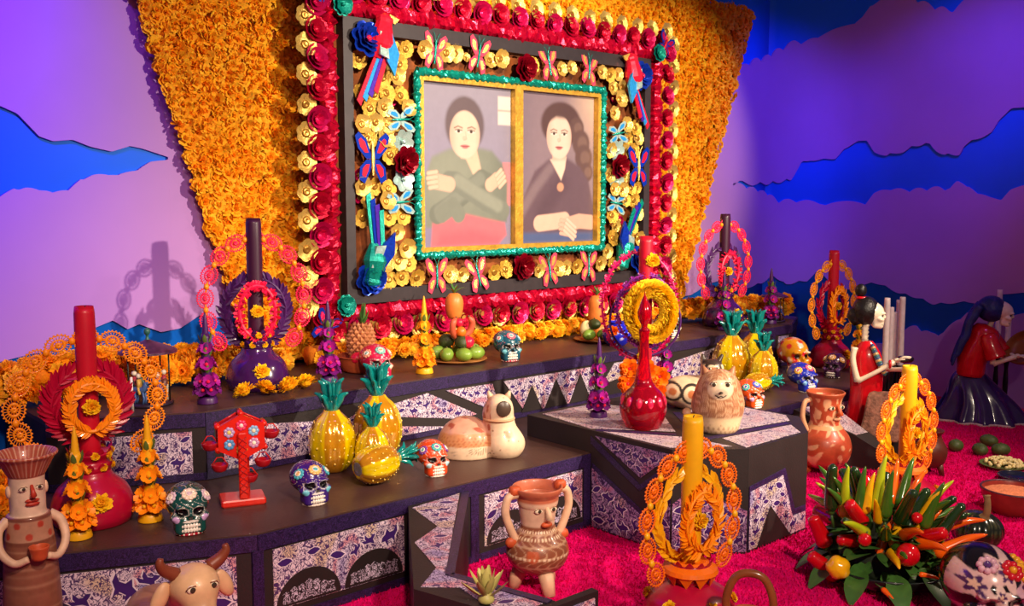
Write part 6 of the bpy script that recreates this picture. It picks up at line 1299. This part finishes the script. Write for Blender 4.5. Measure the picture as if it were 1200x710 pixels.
for k, x, z, tl_ in FIX: put('chilli', CM[k], t, (x * .72, -.07 - rr.uniform(0, .06), z - .05), (rr.uniform(-.1, .2), tl_, rr.uniform(-.3, .3)), rr.uniform(1.15, 1.4))
for i in range(46):
    a = 2 * PI * i / 46 + rr.uniform(-.1, .1); e = rr.uniform(.15, 1.35); R = rr.uniform(.13, .18); k = rr.choice(('red', 'dark', 'green', 'lime', 'yellow', 'orange', 'red', 'dark', 'green'))
    put('chilli', CM[k], t, (R * math.cos(a) * math.cos(e * .8), R * math.sin(a) * math.cos(e * .8), .13 + .12 * math.sin(e)), (0, PI / 2 - e, a), rr.uniform(1.0, 1.35))
rp = G(); rp.add(ball((0, 0, 0), (.045, .045, .045), 18, 12)); rp.add(tube([(0, 0, .04), (.004, 0, .06)], .005, 6), 1); rpm = rp.mesh('round_chilli', [PEP['red'], STG])
for x, y, z, s in ((.075, -.21, .17, .85), (.1, -.12, .27, .42), (-.12, -.23, .13, .0), (-.06, -.2, .2, .5)):
    if s: put('round_chilli', rpm, t, (x, y, z), (-.5, .2, 0), s)
yp = G(); v, f = ball((0, 0, 0), (.042, .042, .036), 24, 10); v = np.array(v); k = 1 - .12 * np.abs(np.cos(2.5 * np.arctan2(v[:, 1], v[:, 0]))) ** 4; v[:, :2] *= k[:, None]; yp.add((v, f)); put('round_chilli', yp.mesh('round_chilli', [PEP['yellow']]), t, (-.14, -.22, .10), (PI / 2, 0, 0)); put('chilli', CM['orange'], t, (.0, -.25, .06), (0, 1.9, -.6), .55); put('chilli', CM['orange'], t, (.11, -.24, .12), (0, 1.5, .2), .5); put('chilli', CM['yellow'], t, (.19, -.14, .14), (0, 1.4, -.2), .5)
LM = G().add(leafp(.13, .075, .35, 8, .12)).mesh('leaf', [LEAFG])
for i in range(96):
    a = 2 * PI * i * .618 + rr.uniform(-.15, .15); e = rr.uniform(.0, 1.2); put('leaf', LM, t, (.13 * math.cos(a) * math.cos(e * .8), .13 * math.sin(a) * math.cos(e * .8), .06 + .13 * math.sin(e)), (rr.uniform(-.5, .5), -e * .7 + rr.uniform(-.2, .5), a + rr.uniform(-.3, .3)), rr.uniform(.6, 1.0))
for i in range(12): a = 2 * PI * i / 12 + .2; put('leaf', LM, t, (.19 * math.cos(a), .19 * math.sin(a), .085), (rr.uniform(-.2, .2), .25, a), rr.uniform(.9, 1.1))
# squash
t = thing('squash', 'dark green ribbed squash with a dry bent stem on the carpet', 'squash', (4.50, 1.86, 0), .5); v, f = ball((0, 0, .088), (.115, .115, .09), 64, 18); v = np.array(v); a = np.arctan2(v[:, 1], v[:, 0]); k = 1 - .10 * np.abs(np.cos(5 * a)) ** 5; v[:, :2] *= k[:, None]; g = G(); g.add((v, f)); g.c = [mixc(np.tile(np.array(lin('#161c0e')), (len(v), 1)), ss(np.sin(a * 30) * np.sin(v[:, 2] * 80), .4, .8) * .5, '#5a5a3a')]; obj('body', g, PAINT, t, vc=True)
obj('stem', G().add(tube(spline([(-.04, -.02, .155), (-.055, -.03, .19), (-.06, -.03, .235), (-.055, -.025, .27)], 5), np.interp(np.linspace(0, 1, 16), [0, .2, .9, 1], [.03, .016, .014, .018]), 8)), mat('dry_squash_stem', '#8a6a44', .8, var=.2), t)
# avocados
for i, (px, D) in enumerate(((1131, 6.12), (1160, 6.02), (1170, 6.25), (1185, 6.02))):
    x, y = bypix(px, D); fruit('avocado', ('leftmost avocado, lying alone', 'front left avocado of the trio', 'rear avocado of the trio', 'front right avocado of the trio')[i] + ' on the carpet at right', 'avocado', (x, y, .038), (.058 if i else .05, .045, .04), mat('avocado_green', '#4a5a2a', .5, var=.25, bump=.3), (0, 0, i * .8), 'avocados on the carpet')
# dish of popped corn
x, y = bypix(1189, 5.72); t = thing('leaf_dish', 'shallow green dish filled with pale popped corn at the right edge', 'dish', (x, y, 0)); obj('dish', G().add(lathe([tuple(p) for p in spline([(.001, 0), (.08, .0), (.13, .025), (.125, .03), (.08, .014), (.001, .012)], 4)], 30)), mat('green_dish', '#5a6a34', .5), t); g = G()
for _ in range(110): r_ = .11 * math.sqrt(random.random()); a = random.uniform(0, 6.28); g.add(ball((r_ * math.cos(a), r_ * math.sin(a), .03 + .03 * (1 - r_ / .11) + random.uniform(0, .012)), random.uniform(.009, .014), 6, 4))
tag(obj('popped_corn', g, mat('popcorn', '#f0dc9c', .6, var=.2), t), kind='stuff')
x, y = bypix(1206, 5.45); t = thing('dark_dish', 'dark blue dish cut by the right edge, in front of the popped corn', 'dish', (x, y, 0)); obj('dish', G().add(lathe([tuple(p) for p in spline([(.001, 0), (.06, 0), (.1, .03), (.095, .036), (.06, .015), (.001, .012)], 4)], 28)), mat('dark_blue_glaze', '#141a30', .25, coat=.5), t); obj('rim', G().add(tube([(.098 * math.cos(a), .098 * math.sin(a), .034) for a in np.linspace(0, 2 * PI, 30, endpoint=False)], .004, 6, True)), mat('dark_blue_glaze'), t)
# bowl of orange powder
x, y = bypix(1203, 4.88); t = thing('clay_bowl', 'red clay bowl filled with orange-pink powder at the right edge', 'bowl', (x, y, 0)); obj('bowl', G().add(lathe([tuple(p) for p in spline([(.001, 0), (.08, 0), (.13, .05), (.155, .12), (.158, .13), (.148, .13), (.12, .07), (.001, .04)], 5)], 36)), mat('red_clay_bowl', '#8a2c24', .4, var=.2), t); obj('rim', G().add(tube([(.153 * math.cos(a), .153 * math.sin(a), .13) for a in np.linspace(0, 2 * PI, 40, endpoint=False)], .006, 6, True)), mat('purple_rim', '#4a2434', .4), t)
v, f = lathe([tuple(p) for p in spline([(.001, .135), (.06, .13), (.11, .118), (.143, .108)], 6)], 40, 1, 1, False); v = np.array(v); v[:, 2] += RNG.normal(0, .0015, len(v)); tag(obj('powder', G().add((v, f)), mat('orange_powder', '#e0845c', .95, var=.2, scale=60, bump=.5, bscale=200), t), kind='stuff')
# large black painted skull, bottom right
x, y = bypix(1176, 3.46); t = thing('painted_skull', 'large black skull painted with pale pink shapes and flowers at the bottom right corner', 'skull', (x, y, 0), facecam(x, y, .5), None, .34)
v, f = SKH; c = np.tile(np.array(lin('#0f0b0d')), (len(v), 1)); xx, yy, zz = v.T
star = lambda u, w, r, n, ph: 1 - ss(np.hypot(u, w) / (r * (1 + .28 * np.cos(n * np.arctan2(w, u) + ph))), .94, 1.04)
for (qx_, qz_, r_, n_, col_) in ((-.27, .70, .17, 4, '#d8b0ac'), (.05, .82, .15, 5, '#d8b0ac'), (.30, .66, .15, 5, '#c898a8'), (-.05, .60, .10, 4, '#e0c0b8'), (-.2, .36, .13, 5, '#c090a0'), (.12, .34, .13, 4, '#d8b0ac'), (.32, .38, .10, 5, '#d86a50'), (0, .12, .14, 6, '#c898a8')):
    c = mixc(c, star(xx - qx_, zz - qz_, r_, n_, qx_ * 9) * (yy < .12), col_); c = mixc(c, star(xx - qx_, zz - qz_, r_ * .5, 6, 1.) * (yy < .12), '#4a2a5a'); c = mixc(c, star(xx - qx_, zz - qz_, r_ * .25, 5, 0.) * (yy < .12), '#e0b8a0')
g = G(); g.add((v, f)); g.c = [c]; obj('cranium', g, PAINT, t, vc=True)
for (d, R, ca, cb_) in (((.8, -.5, .7), .14, '#e8a020', '#c81c28'), ((.3, -.8, .9), .12, '#c81c28', '#e8a020'), ((-.3, -.6, 1.), .11, '#d8a8b8', '#5a3a7a'), ((.9, .1, .8), .1, '#e8a020', '#e8d0a0')):
    p, nrm = surf(d); q = Vector(nrm).to_track_quat('Z', 'Y').to_euler(); g = G()
    for k in range(8): a = 2 * PI * k / 8; g.add(ball((R * .68 * math.cos(a), R * .68 * math.sin(a), 0), (R * .36, R * .36, .045), 8, 5), 0)
    g.add(ball((0, 0, .01), (R * .36, R * .36, .05), 10, 5), 1); obj('painted_flower', g, [mat('skp_' + ca, ca, .25, coat=.4), mat('skp_' + cb_, cb_, .25, coat=.4)], t, tuple(p), tuple(q))
# clay pot with loop handle at the bottom edge
x, y = bypix(889, 3.22); t = thing('handled_pot', 'brown clay pot with a tall loop handle at the bottom edge', 'pot', (x, y, 0), facecam(x, y)); obj('body', G().add(lathe([tuple(p) for p in spline([(.001, 0), (.05, 0), (.085, .05), (.09, .11), (.07, .165), (.06, .185), (.065, .195), (.055, .195), (.001, .15)], 5)], 30)), TERRA, t)
obj('handle', G().add(tube(spline([(-.07, 0, .16), (-.078, 0, .24), (-.05, 0, .315), (.0, 0, .335), (.05, 0, .315), (.078, 0, .24), (.07, 0, .16)], 6), .014, 12)), mat('brown_glazed_clay', '#8a4a24', .25, var=.15, coat=.4), t)
# agave on the ray plinth
t = thing('agave', 'small pale green agave with pointed leaves on the ray plinth at the bottom edge', 'plant', (1.90, 2.27, .344), .3)
AG = mat('agave_green', '#b0a860', .5, var=.2)
for k in range(13):
    a = k * 2.4; e = .35 + .07 * k; put('leaf', G().add(leafp(.10, .026, -.25, 7, .3)).mesh('leaf', [AG]), t, (0, 0, .01), (0, -e, a), 1.0)
obj('heart', G().add(lathe(spline([(.001, 0), (.022, .0), (.026, .015), (.012, .035), (.001, .045)], 4), 12)), AG, t)
